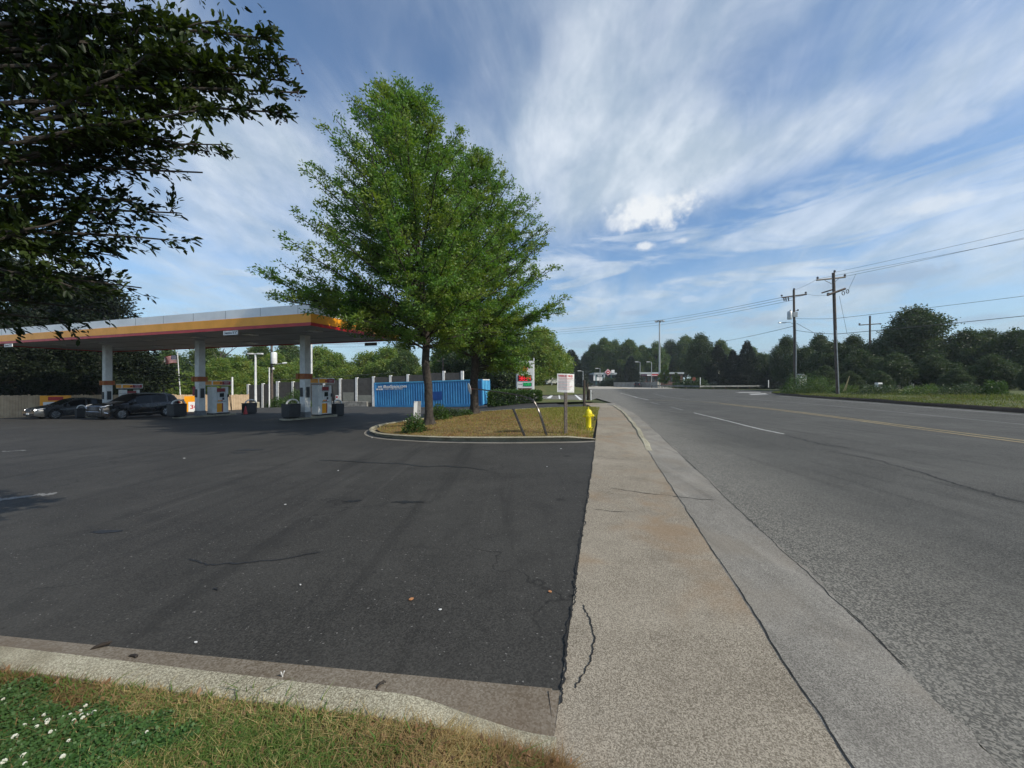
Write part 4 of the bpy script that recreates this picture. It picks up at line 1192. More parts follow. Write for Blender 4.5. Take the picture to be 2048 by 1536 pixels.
# ------------------------------------------------------------------ overhanging tree at the left, large leaves close to the camera
def overhang():
    rng = np.random.default_rng(77); rnd = random.Random(77)
    base = (-6.7, 2.1, .08)
    t = thing('overhanging_tree', 'dark leafy tree overhanging the upper left corner close to the viewer', 'tree', base)
    B = np.array(base)
    tr = [np.array([0, 0, -.1]), np.array([.05, 0, 1.2]), np.array([.15, .1, 2.6]), np.array([.1, .2, 4.2]), np.array([.3, .3, 6.2])]
    MB().tube(tr, [.2, .15, .13, .09, .03], 12).build('trunk', BARK, t, smooth=True)
    br = MB(); LP, LD = [], []; berries = []
    def limb(p0, p1, r, spread, dens, bow=.15):
        L = np.linalg.norm(p1 - p0); pp = []
        for k in range(9):
            u = k / 8; pp.append(p0 * (1 - u) + p1 * u + np.array([0, 0, bow * L * math.sin(math.pi * u) * .5]) + rng.normal(size=3) * .015)
        br.tube(pp, [r * (1 - .85 * k / 8) + .002 for k in range(9)], 6, cap=False)
        d0 = (p1 - p0) / L
        for s_ in range(int(dens * L)):
            us = .12 + .88 * rnd.random(); k = min(7, int(us * 8)); q = pp[k] + (pp[k + 1] - pp[k]) * (us * 8 - k)
            sd_ = rng.normal(size=3) * np.array([1, 1, .7]); d2 = sd_ * .75 / np.linalg.norm(sd_) + d0 * .8; d2 /= np.linalg.norm(d2)
            L2 = spread * rnd.uniform(.45, 1.1) * (1.0 - .55 * us)
            q2 = q + d2 * L2
            br.tube([q, (q + q2) / 2, q2], [.004, .003, .0015], 4, cap=False)
            LP.append(q); LD.append(q2 - q)
    # tips: photograph pixel and depth
    tips = [(600, 185, 3.5), (594, 125, 3.5), (555, 80, 3.45), (520, 140, 3.5), (575, 160, 3.5), (470, 60, 3.4), (560, 225, 3.5), (472, 300, 3.5), (462, 345, 3.6), (410, 425, 3.7), (402, 478, 3.7), (330, 455, 3.8), (345, 577, 3.9), (300, 560, 3.9), (240, 470, 3.9),
            (255, 620, 4.1), (160, 648, 4.1), (30, 640, 4.2), (60, 560, 4.2), (350, 100, 3.2), (300, 20, 3.2), (180, 330, 3.6), (120, 120, 3.4), (200, 200, 3.8), (60, 250, 3.8), (340, 260, 3.6), (250, 380, 3.9), (100, 450, 4.0),
            (300, -80, 3.0), (100, -150, 3.2), (420, -20, 3.1), (10, 380, 3.9), (150, 560, 4.4), (350, 160, 4.2), (280, 290, 4.4), (80, 20, 4.2), (200, 60, 4.4), (180, 480, 4.6), (40, 160, 4.8), (-60, 300, 4.0), (-120, 500, 4.2), (-60, 50, 3.6),
            (110, 350, 4.9), (90, 500, 5.2), (210, 130, 5.0), (120, 600, 4.8), (440, 180, 3.9), (380, 330, 4.0), (30, 60, 5.4), (60, 420, 5.4), (230, 560, 4.6)]
    for i, (px, py, d_) in enumerate(tips):
        tw = px > 500 and py < 240
        if px > 200 and not tw: px -= 55
        v = ray(px, py, d_); p1 = np.array([v.x, v.y, v.z]) - B
        hs = np.clip(p1[2] - .35 * np.linalg.norm(p1[:2]) + .2, 1.9, 5.8)
        kk = min(3, sum(1 for q in tr if q[2] < hs) - 1); a, b_ = tr[kk], tr[kk + 1]
        p0 = a + (b_ - a) * ((hs - a[2]) / (b_[2] - a[2]))
        limb(p0, p1, .030, .30 if tw else .62, 13, .12)
        if i < 12:      # forked ends
            for s2 in range(2):
                off = rng.normal(size=3) * .20; limb(p0 + (p1 - p0) * .62, p1 + off * np.array([.7, .7, 1]) - (p1 - p0) * .12, .014, .26, 16, .05)
    for k in range(110):          # upper fill out of the frame that shades the crown
        v = np.array([rnd.uniform(-6.5, -3.2), rnd.uniform(2.2, 5.0), rnd.uniform(5.0, 7.4)]) - B
        limb(np.array([.2, .2, 4.8]), v, .03, .8, 7, .1) if k % 4 == 0 else (LP.append(v), LD.append(rng.normal(size=3) * .5))
    br.build('branches', BARK, t)
    LP = np.array(LP); LD = np.array(LD)
    n = 56000; idx = rng.integers(0, len(LP), n)
    uu = rng.random(n); c = LP[idx] + LD[idx] * (.1 + uu)[:, None] + rng.normal(size=(n, 3)) * .022
    dn = LD[idx] / np.linalg.norm(LD[idx], axis=1)[:, None]
    V, Q = fold_leaves(c, .070, .44, rng, dn * 1.1)
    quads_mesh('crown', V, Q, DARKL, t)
    # seed clusters at a few ends
    for (px, py, d_) in [(594, 130, 3.5), (558, 232, 3.5), (417, 305, 3.5), (598, 194, 3.5)]:
        v = ray(px, py, d_) - Vector(base); mb = MB()
        for k in range(9):
            q = v + Vector(rng.normal(size=3) * .035); mb.lathe([(0, -.008), (.007, -.003), (.007, .003), (0, .008)], q, 6); mb.tube([v + Vector((0, 0, .05)), q], .001, 3)
        mb.build('seed_head', mat('seed_brown', (.035, .015, .02), .8), t)
overhang()

# ------------------------------------------------------------------ background tree kinds
def kind_tree(name, seed, H, Rr, lobes, n_leaf, leaf, m, conifer=False, base_h=.15, flat=1.0, trunk_r=.2):
    rng = np.random.default_rng(seed); t = thing(name, 'x', 'tree')
    MB().tube([(0, 0, -.6), (.05, 0, H * .3), (-.05, .05, H * .6), (0, 0, H * .9)], [trunk_r, trunk_r * .8, trunk_r * .5, .03], 8).build('trunk', BARK, t)
    pts = []
    if conifer:
        n = n_leaf; u = rng.random(n) ** .62      # denser low down
        z = H * (base_h + (1 - base_h) * (1 - u)); az = rng.random(n) * 6.283
        tier = np.sin(z * 5.2 + np.sin(az * 3 + seed) * 1.2) * .14 + np.sin(az * 5 + z * 1.3) * .12
        r = Rr * (u ** .85) * (1 + tier) * (1 - .55 * rng.random(n) ** 2.0) + .08
        c = np.stack([r * np.cos(az), r * np.sin(az), z - r * .15], 1); c += rng.normal(size=c.shape) * .12
        dirs = np.stack([np.cos(az), np.sin(az), np.full(n, .05)], 1)
        V, Q = diamond_leaves(c, leaf, .4, rng, .8, dirs)
    else:
        lb = []
        for k in range(lobes):
            an = k * 2.4 + rng.random(); u = (k + .5) / lobes; zc_ = H * (base_h + .18 + (.80 - base_h) * u)
            prof = math.sin(math.pi * min(1, .22 + .80 * u)) ** .7
            rr = Rr * prof * .66 * rng.uniform(.55, 1.25)
            lr = Rr * rng.uniform(.15, .40) * (1 - .3 * u)
            lb.append((rr * math.cos(an), rr * math.sin(an), zc_, lr))
        w = np.array([l[3] ** 2 for l in lb]); w /= w.sum(); li = rng.choice(len(lb), n_leaf, p=w); L = np.array(lb)[li]
        d = rng.normal(size=(n_leaf, 3)); d /= np.linalg.norm(d, axis=1)[:, None]
        bump = 1 + .22 * np.sin(d[:, 0] * 6 + li * 1.7) * np.sin(d[:, 1] * 6 + li) + .15 * np.sin(d[:, 2] * 11 + li * 2.3)
        rad = L[:, 3] * bump * (1.12 - .6 * rng.random(n_leaf) ** 1.6)
        c = L[:, :3] + d * rad[:, None] * np.array([1, 1, .72 * flat]); c += rng.normal(size=c.shape) * .10
        keep = c[:, 2] > H * base_h * .5; c = c[keep]; d = d[keep]
        V, Q = diamond_leaves(c, leaf, .62, rng, .5, d * .5)
        br = MB()
        for x, y, z, r in lb: br.tube([(0, 0, max(.5, z - 1.2 - .45 * math.hypot(x, y))), (x * .5, y * .5, z - .5), (x, y, z + r * .4)], [trunk_r * .4, trunk_r * .22, .02], 5, cap=False)
        br.build('branches', BARK, t)
    quads_mesh('crown', V, Q, m, t)
    return t
LG = leaf_mat('bright_green_leaves', (.085, .160, .028), (.155, .225, .045), (.19, .215, .040), .35)
MG = leaf_mat('mid_green_leaves', (.046, .092, .025), (.080, .130, .034), (.095, .125, .032), .3)
DG = leaf_mat('deep_green_leaves', (.024, .048, .020), (.045, .075, .028), (.058, .082, .030), .25)
SG = leaf_mat('shade_darkened_evergreen_leaves', (.006, .011, .005), (.012, .020, .008), (.018, .028, .009), .15, .55, .2)  # leaf colour darkened to carry the shade of canopy and trees
CG = leaf_mat('cedar_needles', (.014, .026, .017), (.026, .042, .024), (.032, .044, .025), .12)
BG_ = leaf_mat('hedge_leaves', (.035, .075, .015), (.06, .115, .02), (.05, .09, .018), .25)
KIND = {
    'bright': kind_tree('broadleaf_tree', 1, 10, 4.6, 46, 28000, .28, LG),
    'bright2': kind_tree('broadleaf_tree', 2, 9, 5.0, 42, 28000, .28, LG, flat=1.1, base_h=.05),
    'mid': kind_tree('broadleaf_tree', 3, 12, 4.6, 52, 30000, .30, MG),
    'mid2': kind_tree('broadleaf_tree', 4, 14, 4.4, 54, 30000, .34, MG, base_h=.1),
    'deep': kind_tree('broadleaf_tree', 5, 12, 5.6, 60, 38000, .28, DG, base_h=.02),
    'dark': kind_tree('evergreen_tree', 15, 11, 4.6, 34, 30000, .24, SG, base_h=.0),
    'deep2': kind_tree('broadleaf_tree', 6, 9, 5.0, 46, 32000, .28, DG, base_h=.0),
    'cedar': kind_tree('cedar_tree', 7, 12, 3.6, 0, 30000, .34, CG, conifer=True, base_h=.02),
    'cedar2': kind_tree('cedar_tree', 8, 10, 3.6, 0, 28000, .32, CG, conifer=True, base_h=.0),
    'slim': kind_tree('young_tree', 9, 6, 1.3, 12, 7000, .22, LG, base_h=.08, trunk_r=.07),
}
used_k = {}
WHAT = {'bright': ('bushy bright green tree', 'green trees around the station'), 'bright2': ('wide low bright green tree', 'green trees around the station'), 'mid': ('mid green broad tree', 'green trees around the station'),
        'mid2': ('tall mid green tree', 'green trees around the station'), 'deep': ('large dark green tree', 'dark trees in the background'), 'deep2': ('low dark green spreading tree', 'dark trees in the background'),
        'dark': ('evergreen tinted near black for shade', 'dark evergreens behind the canopy'), 'cedar': ('dark pointed cedar tree', 'dark cedars in the background'), 'cedar2': ('short dark cedar tree', 'dark cedars in the background'), 'slim': ('slim young light green tree', 'young trees')}
HK = {'bright': 10, 'bright2': 9, 'mid': 12, 'mid2': 14, 'deep': 12, 'deep2': 9, 'dark': 11, 'cedar': 12, 'cedar2': 10, 'slim': 6}
WK = {'bright': 4.6, 'bright2': 5.0, 'mid': 4.6, 'mid2': 4.4, 'deep': 5.6, 'deep2': 5.0, 'dark': 4.6, 'cedar': 3.6, 'cedar2': 3.6, 'slim': 1.3}
TC = [0]
def bgtree(k, px, top, d, base_z, where, wscale=1.0):
    """tree of kind k whose top reaches photograph row `top` at depth d"""
    src = KIND[k]; o = src if k not in used_k else copy_tree(src); used_k[k] = 1
    x = (px - 1024) / F * d; zt = CAMZ + (HY - top) / F * d
    s_ = (zt - base_z) / HK[k] / 1.0
    TC[0] += 1
    o.location = (x, d, base_z); o.scale = (s_ * wscale, s_ * wscale, s_); o.rotation_euler = (0, 0, TC[0] * 1.7)
    tag(o, WHAT[k][0] + ' ' + where, 'tree', WHAT[k][1])
    return o
# dark evergreens behind the left of the canopy
L1 = 'behind the left end of the canopy'
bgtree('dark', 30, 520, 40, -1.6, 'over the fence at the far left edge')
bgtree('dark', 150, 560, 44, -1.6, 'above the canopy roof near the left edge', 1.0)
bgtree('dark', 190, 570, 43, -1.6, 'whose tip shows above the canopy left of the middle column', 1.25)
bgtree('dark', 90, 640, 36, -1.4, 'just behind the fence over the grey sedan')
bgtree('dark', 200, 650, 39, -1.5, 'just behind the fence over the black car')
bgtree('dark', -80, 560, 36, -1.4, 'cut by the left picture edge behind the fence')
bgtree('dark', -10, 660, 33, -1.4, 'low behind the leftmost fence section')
bgtree('deep2', 262, 705, 46, -1.8, 'left of the flag beneath the canopy', .8)
# green belt behind pumps and sound wall
rowA = [('bright', 300, 735, 58, 'below the waving flag'), ('mid', 335, 700, 75, 'directly behind the flag pole'), ('bright2', 352, 745, 60, 'right of the flag pole foot'), ('mid', 418, 690, 74, 'behind the middle canopy column'), ('bright', 440, 722, 62, 'behind the middle fuel pump'),
        ('bright2', 478, 720, 66, 'left of the white light pole'), ('mid2', 520, 690, 92, 'behind the white light pole'), ('bright', 550, 712, 78, 'behind the transformer pole'), ('mid2', 575, 686, 96, 'between the transformer pole and the right column'), ('bright', 596, 738, 74, 'low behind the right canopy column'),
        ('bright2', 640, 702, 84, 'above the sunlit fuel pump'), ('bright', 672, 712, 78, 'right of the sunlit pump topper'), ('mid', 700, 728, 84, 'above the wall posts left of the container'), ('bright2', 735, 712, 82, 'above the left end of the container'),
        ('bright', 775, 700, 80, 'behind the wall above the container lettering'), ('mid', 812, 705, 76, 'left of the nearer oak trunk'), ('mid2', 800, 690, 105, 'far behind the nearer oak trunk'), ('bright', 880, 712, 70, 'between the two oak trunks, left part'), ('mid', 905, 690, 74, 'between the two oak trunks, right part'),
        ('mid', 925, 655, 62, 'just left of the farther oak trunk'), ('deep', 985, 640, 56, 'right behind the blue container door end'), ('mid2', 1000, 650, 60, 'behind the hedge left of the price sign'), ('bright2', 1040, 705, 62, 'right behind the price sign'),
        ('bright', 1078, 662, 66, 'tallest one right of the price sign'), ('bright', 1098, 690, 72, 'right of the price sign with the rounded lit edge'), ('mid', 1060, 720, 80, 'low behind the white parked vehicles')]
for k, px, top, d, wh in rowA:
    x = (px - 1024) / F * d; bgtree(k, px, top, d, max(-3.6, zg(x, min(d, 70))) - .3 if px < 1000 else -1.0, wh, 1.05)
bgtree('bright2', 476, 778, 52, -2.6, 'low by the left end of the sound wall', .55)
# across the road
rowB = [('cedar', 1142, 700, 150, 'at the road end left of the far stores', 1.7), ('deep', 1170, 712, 190, 'at the far end of the road', .8), ('mid2', 1188, 690, 190, 'behind the far store, leftmost', .9), ('mid2', 1208, 678, 185, 'behind the far store with the diamond sign', .9), ('mid', 1230, 684, 195, 'behind the gap in the far stores', .8),
        ('mid2', 1258, 681, 180, 'behind the long far store, left part', 1.0), ('mid2', 1285, 692, 190, 'behind the long far store, middle part', .9), ('mid', 1312, 688, 170, 'left of the tall mast', .9), ('deep', 1340, 684, 188, 'right of the tall mast', .8), ('mid2', 1372, 674, 182, 'between mast and cedars', 1.0),
        ('cedar', 1262, 712, 152, 'standing before the far stores', 1.3), ('cedar2', 1240, 735, 150, 'small one before the far stores', .9), ('slim', 1329, 730, 118, 'right of the tall mast foot', 1.0), ('slim', 1352, 745, 116, 'between the mast and the cedars', 1.2),
        ('deep', 1402, 672, 112, 'left one of the dark group beyond the guardrail', .78), ('cedar2', 1436, 690, 108, 'second of the dark group beyond the guardrail', 1.1), ('cedar', 1466, 700, 106, 'third of the dark group beyond the guardrail', 1.1), ('cedar', 1494, 682, 104, 'pointed centre of the dark group beyond the guardrail', 1.1), ('deep2', 1525, 712, 104, 'low right part of the dark group beyond the guardrail', .9),
        ('cedar2', 1548, 722, 100, 'right end of the dark group beyond the guardrail', 1.2), ('mid', 1505, 698, 150, 'paler one far behind the cedars', .9), ('mid', 1535, 712, 150, 'paler low one far behind the cedars', .9), ('mid2', 1440, 682, 150, 'rounded one far behind the cedars', .9)]
for k, px, top, d, wh, ws in rowB: bgtree(k, px, top, d, -.3, wh, ws)
rowC = [('deep', 1572, 676, 84, 'rounded one left of the wooden utility poles', .72), ('deep2', 1610, 700, 72, 'between the two utility poles, left', 1.0), ('deep', 1640, 672, 78, 'between the two utility poles, centre', .7), ('deep2', 1668, 690, 66, 'just left of the taller utility pole', 1.0), ('deep', 1705, 674, 70, 'right of the taller utility pole', .75),
        ('deep2', 1722, 705, 58, 'low right of the taller utility pole', 1.0), ('deep', 1832, 620, 60, 'tallest round one on the right verge', 1.02), ('deep', 1790, 655, 66, 'left shoulder of the tallest tree on the right', .8), ('deep2', 1790, 712, 50, 'low at the foot of the tallest tree, left side', 1.0), ('deep2', 1870, 715, 48, 'low at the foot of the tallest tree, right side', 1.0),
        ('deep2', 1935, 668, 56, 'right of the tallest tree', .95), ('deep', 1975, 664, 58, 'second from the right picture edge', .75), ('deep2', 2030, 668, 52, 'at the right picture edge', 1.0), ('deep2', 1985, 715, 42, 'low near the right picture edge', 1.0), ('deep', 2110, 650, 50, 'beyond the right picture edge', .8),
        ('deep2', 1650, 735, 56, 'low between the utility poles', 1.0), ('deep2', 1700, 745, 50, 'low behind the tall utility pole foot', 1.0), ('deep2', 1760, 745, 46, 'low left of the tallest tree foot', 1.0), ('deep2', 1915, 740, 42, 'low behind the verge weeds', 1.0), ('deep2', 2070, 735, 38, 'low at the right edge behind the grass verge', 1.0), ('deep2', 1590, 745, 78, 'low left of the thin utility pole', 1.0)]
for k, px, top, d, wh, ws in rowC: bgtree(k, px, top, d, .45, wh, ws)

# bare dead tree behind the pumps
p = ray(428, 0, 64); rnd = random.Random(4)
mb = MB(); bz = -3.0
t0 = Vector((p.x, p.y, bz)); fork = ray(430, 735, 64); tp_ = ray(447, 703, 64)
mb.tube([t0, fork, ray(440, 715, 64), ray(449, 697, 64)], [.28, .2, .12, .05], 7)
mb.tube([ray(432, 732, 64), ray(447, 714, 64), ray(462, 702, 64), ray(474, 694, 64)], [.14, .10, .06, .03], 6)
for a, b in (((442, 712), (438, 694)), ((455, 707), (470, 712)), ((463, 702), (466, 692)), ((448, 713), (452, 700)), ((437, 722), (428, 705))): mb.tube([ray(*a, 64), ray(*b, 64)], [.06, .02], 5)
o = mb.build('dead_tree', mat('bare_grey_wood', (.10, .085, .075), .9), loc=tuple(t0)); tag(o, 'bare forked dead tree right of the middle canopy column', 'tree')

# ------------------------------------------------------------------ shrubs, hedge
def shrub(name, label, c, rx, ry, h, n, leaf, m, seed, cat='shrub', group=None, boxy=False, flowers=0):
    rng = np.random.default_rng(seed); t = thing(name, label, cat, tuple(c), 0, group)
    if boxy:
        q = rng.uniform(-1, 1, (n, 3)); ax = rng.integers(0, 3, n); sg = rng.choice([-1, 1], n)
        for i in range(3): q[ax == i, i] = sg[ax == i]
        q[:, 2] = (q[:, 2] + 1) / 2; q[:, 2] = np.clip(q[:, 2], 0.0, 1)
        corner = np.maximum(np.abs(q[:, 0]), 0) ** 6 * np.abs(q[:, 2]) ** 4 * .08
        c_ = q * np.array([rx, ry, h]); c_[:, 2] -= corner * h; d = q.copy(); d[:, 2] -= .4
    else:
        d = rng.normal(size=(n, 3)); d /= np.linalg.norm(d, axis=1)[:, None]; d[:, 2] = np.abs(d[:, 2]) * .95
        b_ = 1 + .2 * np.sin(d[:, 0] * 7 + seed) * np.cos(d[:, 1] * 6) + .12 * np.sin(d[:, 2] * 9)
        r_ = (1 - .5 * rng.random(n) ** 1.8) * b_
        c_ = d * r_[:, None] * np.array([rx, ry, h])
    c_ = c_ + rng.normal(size=(n, 3)) * leaf * .5
    V, Q = diamond_leaves(c_, leaf, .55, rng, .6, d * .8)
    quads_mesh('foliage', V, Q, m, t)
    mb = MB()
    rnd = random.Random(seed)
    for k in range(9):
        an = rnd.random() * 6.28; mb.tube([(0, 0, -.05), (rx * .3 * math.cos(an), ry * .3 * math.sin(an), h * .4), (rx * .6 * math.cos(an), ry * .6 * math.sin(an), h * .8)], [.02, .014, .006], 4)
    mb.build('stems', BARK, t)
    return t
def isp(px, py):
    p = P(px, py, .18); return Vector((p.x, p.y, isl_z(p.x, p.y)))
shrub('shrub', 'leafy green shrub at the left foot of the leaning oak trunk', isp(829, 862), .36, .32, .55, 1500, .075, BG_, 1, group='shrubs under the oak trees')
shrub('shrub', 'larger round shrub right behind the leaning oak trunk', isp(876, 841), .52, .45, .62, 2200, .08, BG_, 2, group='shrubs under the oak trees')
shrub('shrub', 'lower dark shrub right of the round shrub between the trunks', isp(903, 835), .42, .35, .38, 1600, .07, DG, 3, group='shrubs under the oak trees')
shrub('shrub', 'smallest low shrub beside the farther oak trunk', isp(929, 832), .42, .3, .26, 1100, .07, BG_, 4, group='shrubs under the oak trees')
g = ray(1030, 0, 32.4); hg = shrub('hedge', 'clipped dark green box hedge in front of the price sign', (g.x, g.y, zg(g.x, g.y) - .05), 2.05, 1.0, 1.10, 15000, .14, BG_, 6, cat='hedge', boxy=True); hg.rotation_euler[2] = R(-4)
g = ray(555, 0, 50); shrub('shrub', 'small clipped bush before the sound wall left of the right column', (g.x, g.y, zg(g.x, g.y)), 1.3, 1.0, 1.25, 2500, .16, BG_, 8, group='bushes by the sound wall')
g = ray(595, 0, 47); shrub('shrub', 'taller clipped bush before the sound wall behind the dark bin', (g.x, g.y, zg(g.x, g.y)), 1.6, 1.2, 1.95, 3500, .16, BG_, 9, group='bushes by the sound wall')
for i, (px, py, d_, rx, h, m, lb) in enumerate([(1612, 0, 47, 2.6, 2.2, BG_, 'weedy green thicket between the two utility pole feet'), (1645, 0, 45, 2.2, 1.8, MG, 'leafy scrub left of the taller utility pole foot'), (1592, 0, 50, 1.6, 2.3, BG_, 'vine covered clump at the foot of the thinner utility pole'),
                                              (1990, 0, 30, 1.0, 1.3, BG_, 'pale green bush near the right edge of the verge'), (1760, 0, 38, 2.4, 1.0, DG, 'low scrub at the back of the grass verge, middle'), (1850, 0, 34, 2.2, 1.0, MG, 'low scrub at the back of the verge below the tallest tree'),
                                              (1930, 0, 32, 2.2, 1.1, DG, 'low scrub at the back of the verge right of the tallest tree'), (1690, 0, 42, 1.6, 1.0, MG, 'low scrub right of the taller utility pole foot'), (1385, 0, 103, 4.5, 2.6, DG, 'dark scrub behind the left part of the guardrail'), (1218, 0, 158, 4, 3.2, DG, 'dark round bush before the store with the diamond sign')]):
    g = at(px, d_); shrub('bush', lb, (g.x, g.y, .25 if px > 1560 else -.1), rx, rx * .7, h, 4500, .12 if d_ < 60 else .4, m, 20 + i, group='scrub along the right verge' if px > 1560 else None)

# ------------------------------------------------------------------ grass and litter
GRA = leaf_mat('grass_blades', (.055, .135, .022), (.16, .21, .05), (.10, .16, .03), .35, .6)
DRY = leaf_mat('dry_blades', (.34, .24, .10), (.50, .40, .19), (.20, .12, .05), .3, .7)
CLV = leaf_mat('clover_leaves', (.040, .105, .026), (.075, .15, .040), (.055, .11, .028), .3, .5)
DLF = leaf_mat('dead_leaves', (.16, .075, .035), (.30, .19, .11), (.20, .11, .06), .1, .8)
def blades(name, pts, h, w, m, seed, lean=.5, flat=False):
    rng = np.random.default_rng(seed); n = len(pts); p = np.asarray(pts, dtype=float)
    az = rng.random(n) * 6.283; side = np.stack([np.cos(az), np.sin(az), np.zeros(n)], 1)
    az2 = rng.random(n) * 6.283; ld = np.stack([np.cos(az2), np.sin(az2), np.zeros(n)], 1) * rng.random(n)[:, None] * lean
    H_ = h * rng.uniform(.4, 1.4, n)[:, None]; W_ = w * rng.uniform(.6, 1.4, n)[:, None]
    up = np.array([0, 0, 1.0]) * (0.15 if flat else 1)
    mid = p + (up + ld * .6) * H_ * .55; tip = p + (up * .8 + ld * 1.5) * H_
    V = np.stack([p - side * W_ * .5, p + side * W_ * .5, mid + side * W_ * .45, mid - side * W_ * .45, tip], 1).reshape(-1, 3)
    k = np.arange(n)[:, None] * 5
    Q = np.concatenate([k + np.array([[0, 1, 2, 3]]), k + np.array([[3, 2, 4, 4]])], 0)
    # second face as degenerate-free triangle pair: use thin quad to the tip
    V2 = np.stack([mid - side * W_ * .45, mid + side * W_ * .45, tip + side * W_ * .05, tip - side * W_ * .05], 1).reshape(-1, 3)
    b = len(V); Q = np.concatenate([k + np.array([[0, 1, 2, 3]]), b + np.arange(n)[:, None] * 4 + np.array([[0, 1, 2, 3]])], 0)
    o = quads_mesh(name, np.concatenate([V, V2]), Q, m); o['kind'] = 'stuff'
    return o
rng = np.random.default_rng(11)
def kerb_y(x): return float(np.interp(x, [q.x for q in path], [q.y for q in path])) - .155
def noise2(x, y, s=0): return math.sin(x * 3.1 + s) * math.cos(y * 4.3 + s * 2) + .6 * math.sin(x * 7.7 + y * 5.1 + s * 3) + .3 * math.sin(x * 17 - y * 13 + s)
G1, G2, G3, G4 = [], [], [], []
while len(G1) < 21000:
    x = rng.uniform(-2.9, .22); ky = kerb_y(x); y = ky - rng.random() * (ky - 1.25)
    zz = .082 if x < -.3 else .082 * max(0, (.3 - x) / .6)
    nv = noise2(x, y); e = sstep(x, -.75, -.25)
    r = rng.random(); clz = x + .12 * noise2(x * 1.3, y * 1.5, 4) < -1.52 and y < ky - .10 - .25 * max(0, x + 1.8) + .05 * noise2(x * 2, y, 1) and (x + 2.0) ** 2 / .55 + (y - 1.45) ** 2 / .30 < 1 + .35 * noise2(x, y, 7)
    if clz and rng.random() < .72: G3.append((x, y, zz)); continue
    if r < (.18 + .38 * sstep(x, -1.75, -1.35) * sstep(ky - y, .06, .16)) * (1 - .88 * e) * (1 if nv > -.4 else .6): G1.append((x, y, zz))
    elif r < .93: G2.append((x, y, zz))
    else: G4.append((x, y, zz + .015))
for k in range(1300):
    x = rng.uniform(-.9, .25); G4.append((x, kerb_y(x) - rng.uniform(.0, .5), .075 * min(1, max(0, (.3 - x) / .6)) + rng.uniform(.012, .04)))
ng = len(G1)
while len(G1) < ng + 11000:
    x = rng.uniform(-5.5, .2); ky = kerb_y(x); y = ky - rng.random() * 2.6
    if y > 1.3 and x > -2.9: continue
    (G1 if rng.random() < .5 else G2).append((x, y, .082 if x < -.3 else .082 * max(0, (.3 - x) / .6)))
blades('lawn_grass', G1, .055, .0050, GRA, 1, .9)
blades('dry_grass', G2 + G2, .060, .0034, DRY, 2, 1.5, True)
blades('dry_tufts', G2[::2], .055, .003, DRY, 12, 1.2)
V, Q = diamond_leaves(np.array(G4), .040, .42, rng, 1.5); o = quads_mesh('leaf_litter', V, Q, DLF); o['kind'] = 'stuff'
G3 = G3 * 2; cp = np.array(G3) + rng.normal(size=(len(G3), 3)) * np.array([.01, .01, 0]) + np.stack([np.zeros(len(G3)), np.zeros(len(G3)), rng.uniform(.015, .05, len(G3))], 1)
V, Q = diamond_leaves(cp, .014, .8, rng, 2.5); o = quads_mesh('clover', V, Q, CLV); o['kind'] = 'stuff'
# tall blades spilling over the kerb
tall = []
for (px, py, n_) in [(512, 1410, 16), (640, 1440, 10), (700, 1450, 12), (560, 1430, 12), (860, 1500, 14), (985, 1512, 14), (940, 1520, 12), (420, 1420, 10), (620, 1470, 16), (480, 1470, 14), (780, 1500, 12), (1030, 1530, 10)]:
    q = P(px, py, .09)
    for k in range(n_): tall.append((q.x + rng.normal() * .03, q.y + rng.normal() * .03 - .02, .07 if q.x < -.3 else .03))
blades('tall_grass', tall, .10, .007, GRA, 5, .9)
# white clover flowers
fl0 = None
FLW = mat('clover_white', (.72, .72, .62), .6, 0, .1, 60)
fpx = [(26, 1476, 1.3), (45, 1453, 1), (70, 1456, 1), (92, 1443, 1.1), (91, 1448, .9), (85, 1432, .9), (137, 1433, 1.1), (145, 1443, .9), (158, 1424, .8), (168, 1414, 1), (160, 1432, .9), (174, 1430, .8), (185, 1427, 1.1), (163, 1438, 1), (98, 1466, .9), (106, 1465, .7),
       (134, 1484, .8), (44, 1514, 1.2), (122, 1516, 1.1), (4, 1526, 1.2), (291, 1466, .7), (3, 1400, .8), (46, 1530, .8), (66, 1440, .7), (122, 1436, .7)]
for i, (px, py, s_) in enumerate(fpx):
    q = P(px, py, .165)
    if i == 0:
        t = thing('clover_flower', 'round white clover flower on a thin stem in the near lawn', 'flower')
        mb = MB(); rr = random.Random(3)
        for k in range(46):
            an = k * 2.4; u = k / 46; el = math.acos(1 - 1.6 * u); d_ = Vector((math.sin(el) * math.cos(an), math.sin(el) * math.sin(an), math.cos(el)))
            mb.tube([d_ * .003, d_ * .0085, d_ * .0118], [.0012, .0022, .0008], 4)
        mb.build('flower_head', FLW, t); MB().tube([(0, 0, -.052), (.002, 0, -.02), (0, 0, 0)], .0008, 4).build('stem', CLV, t); fl0 = t; o = t
    else: o = copy_tree(fl0)
    o.location = q; o.scale = (s_ * .7,) * 3
    tag(o, 'round white clover flower on a thin stem in the near lawn', 'flower', 'white clover flowers in the near lawn')
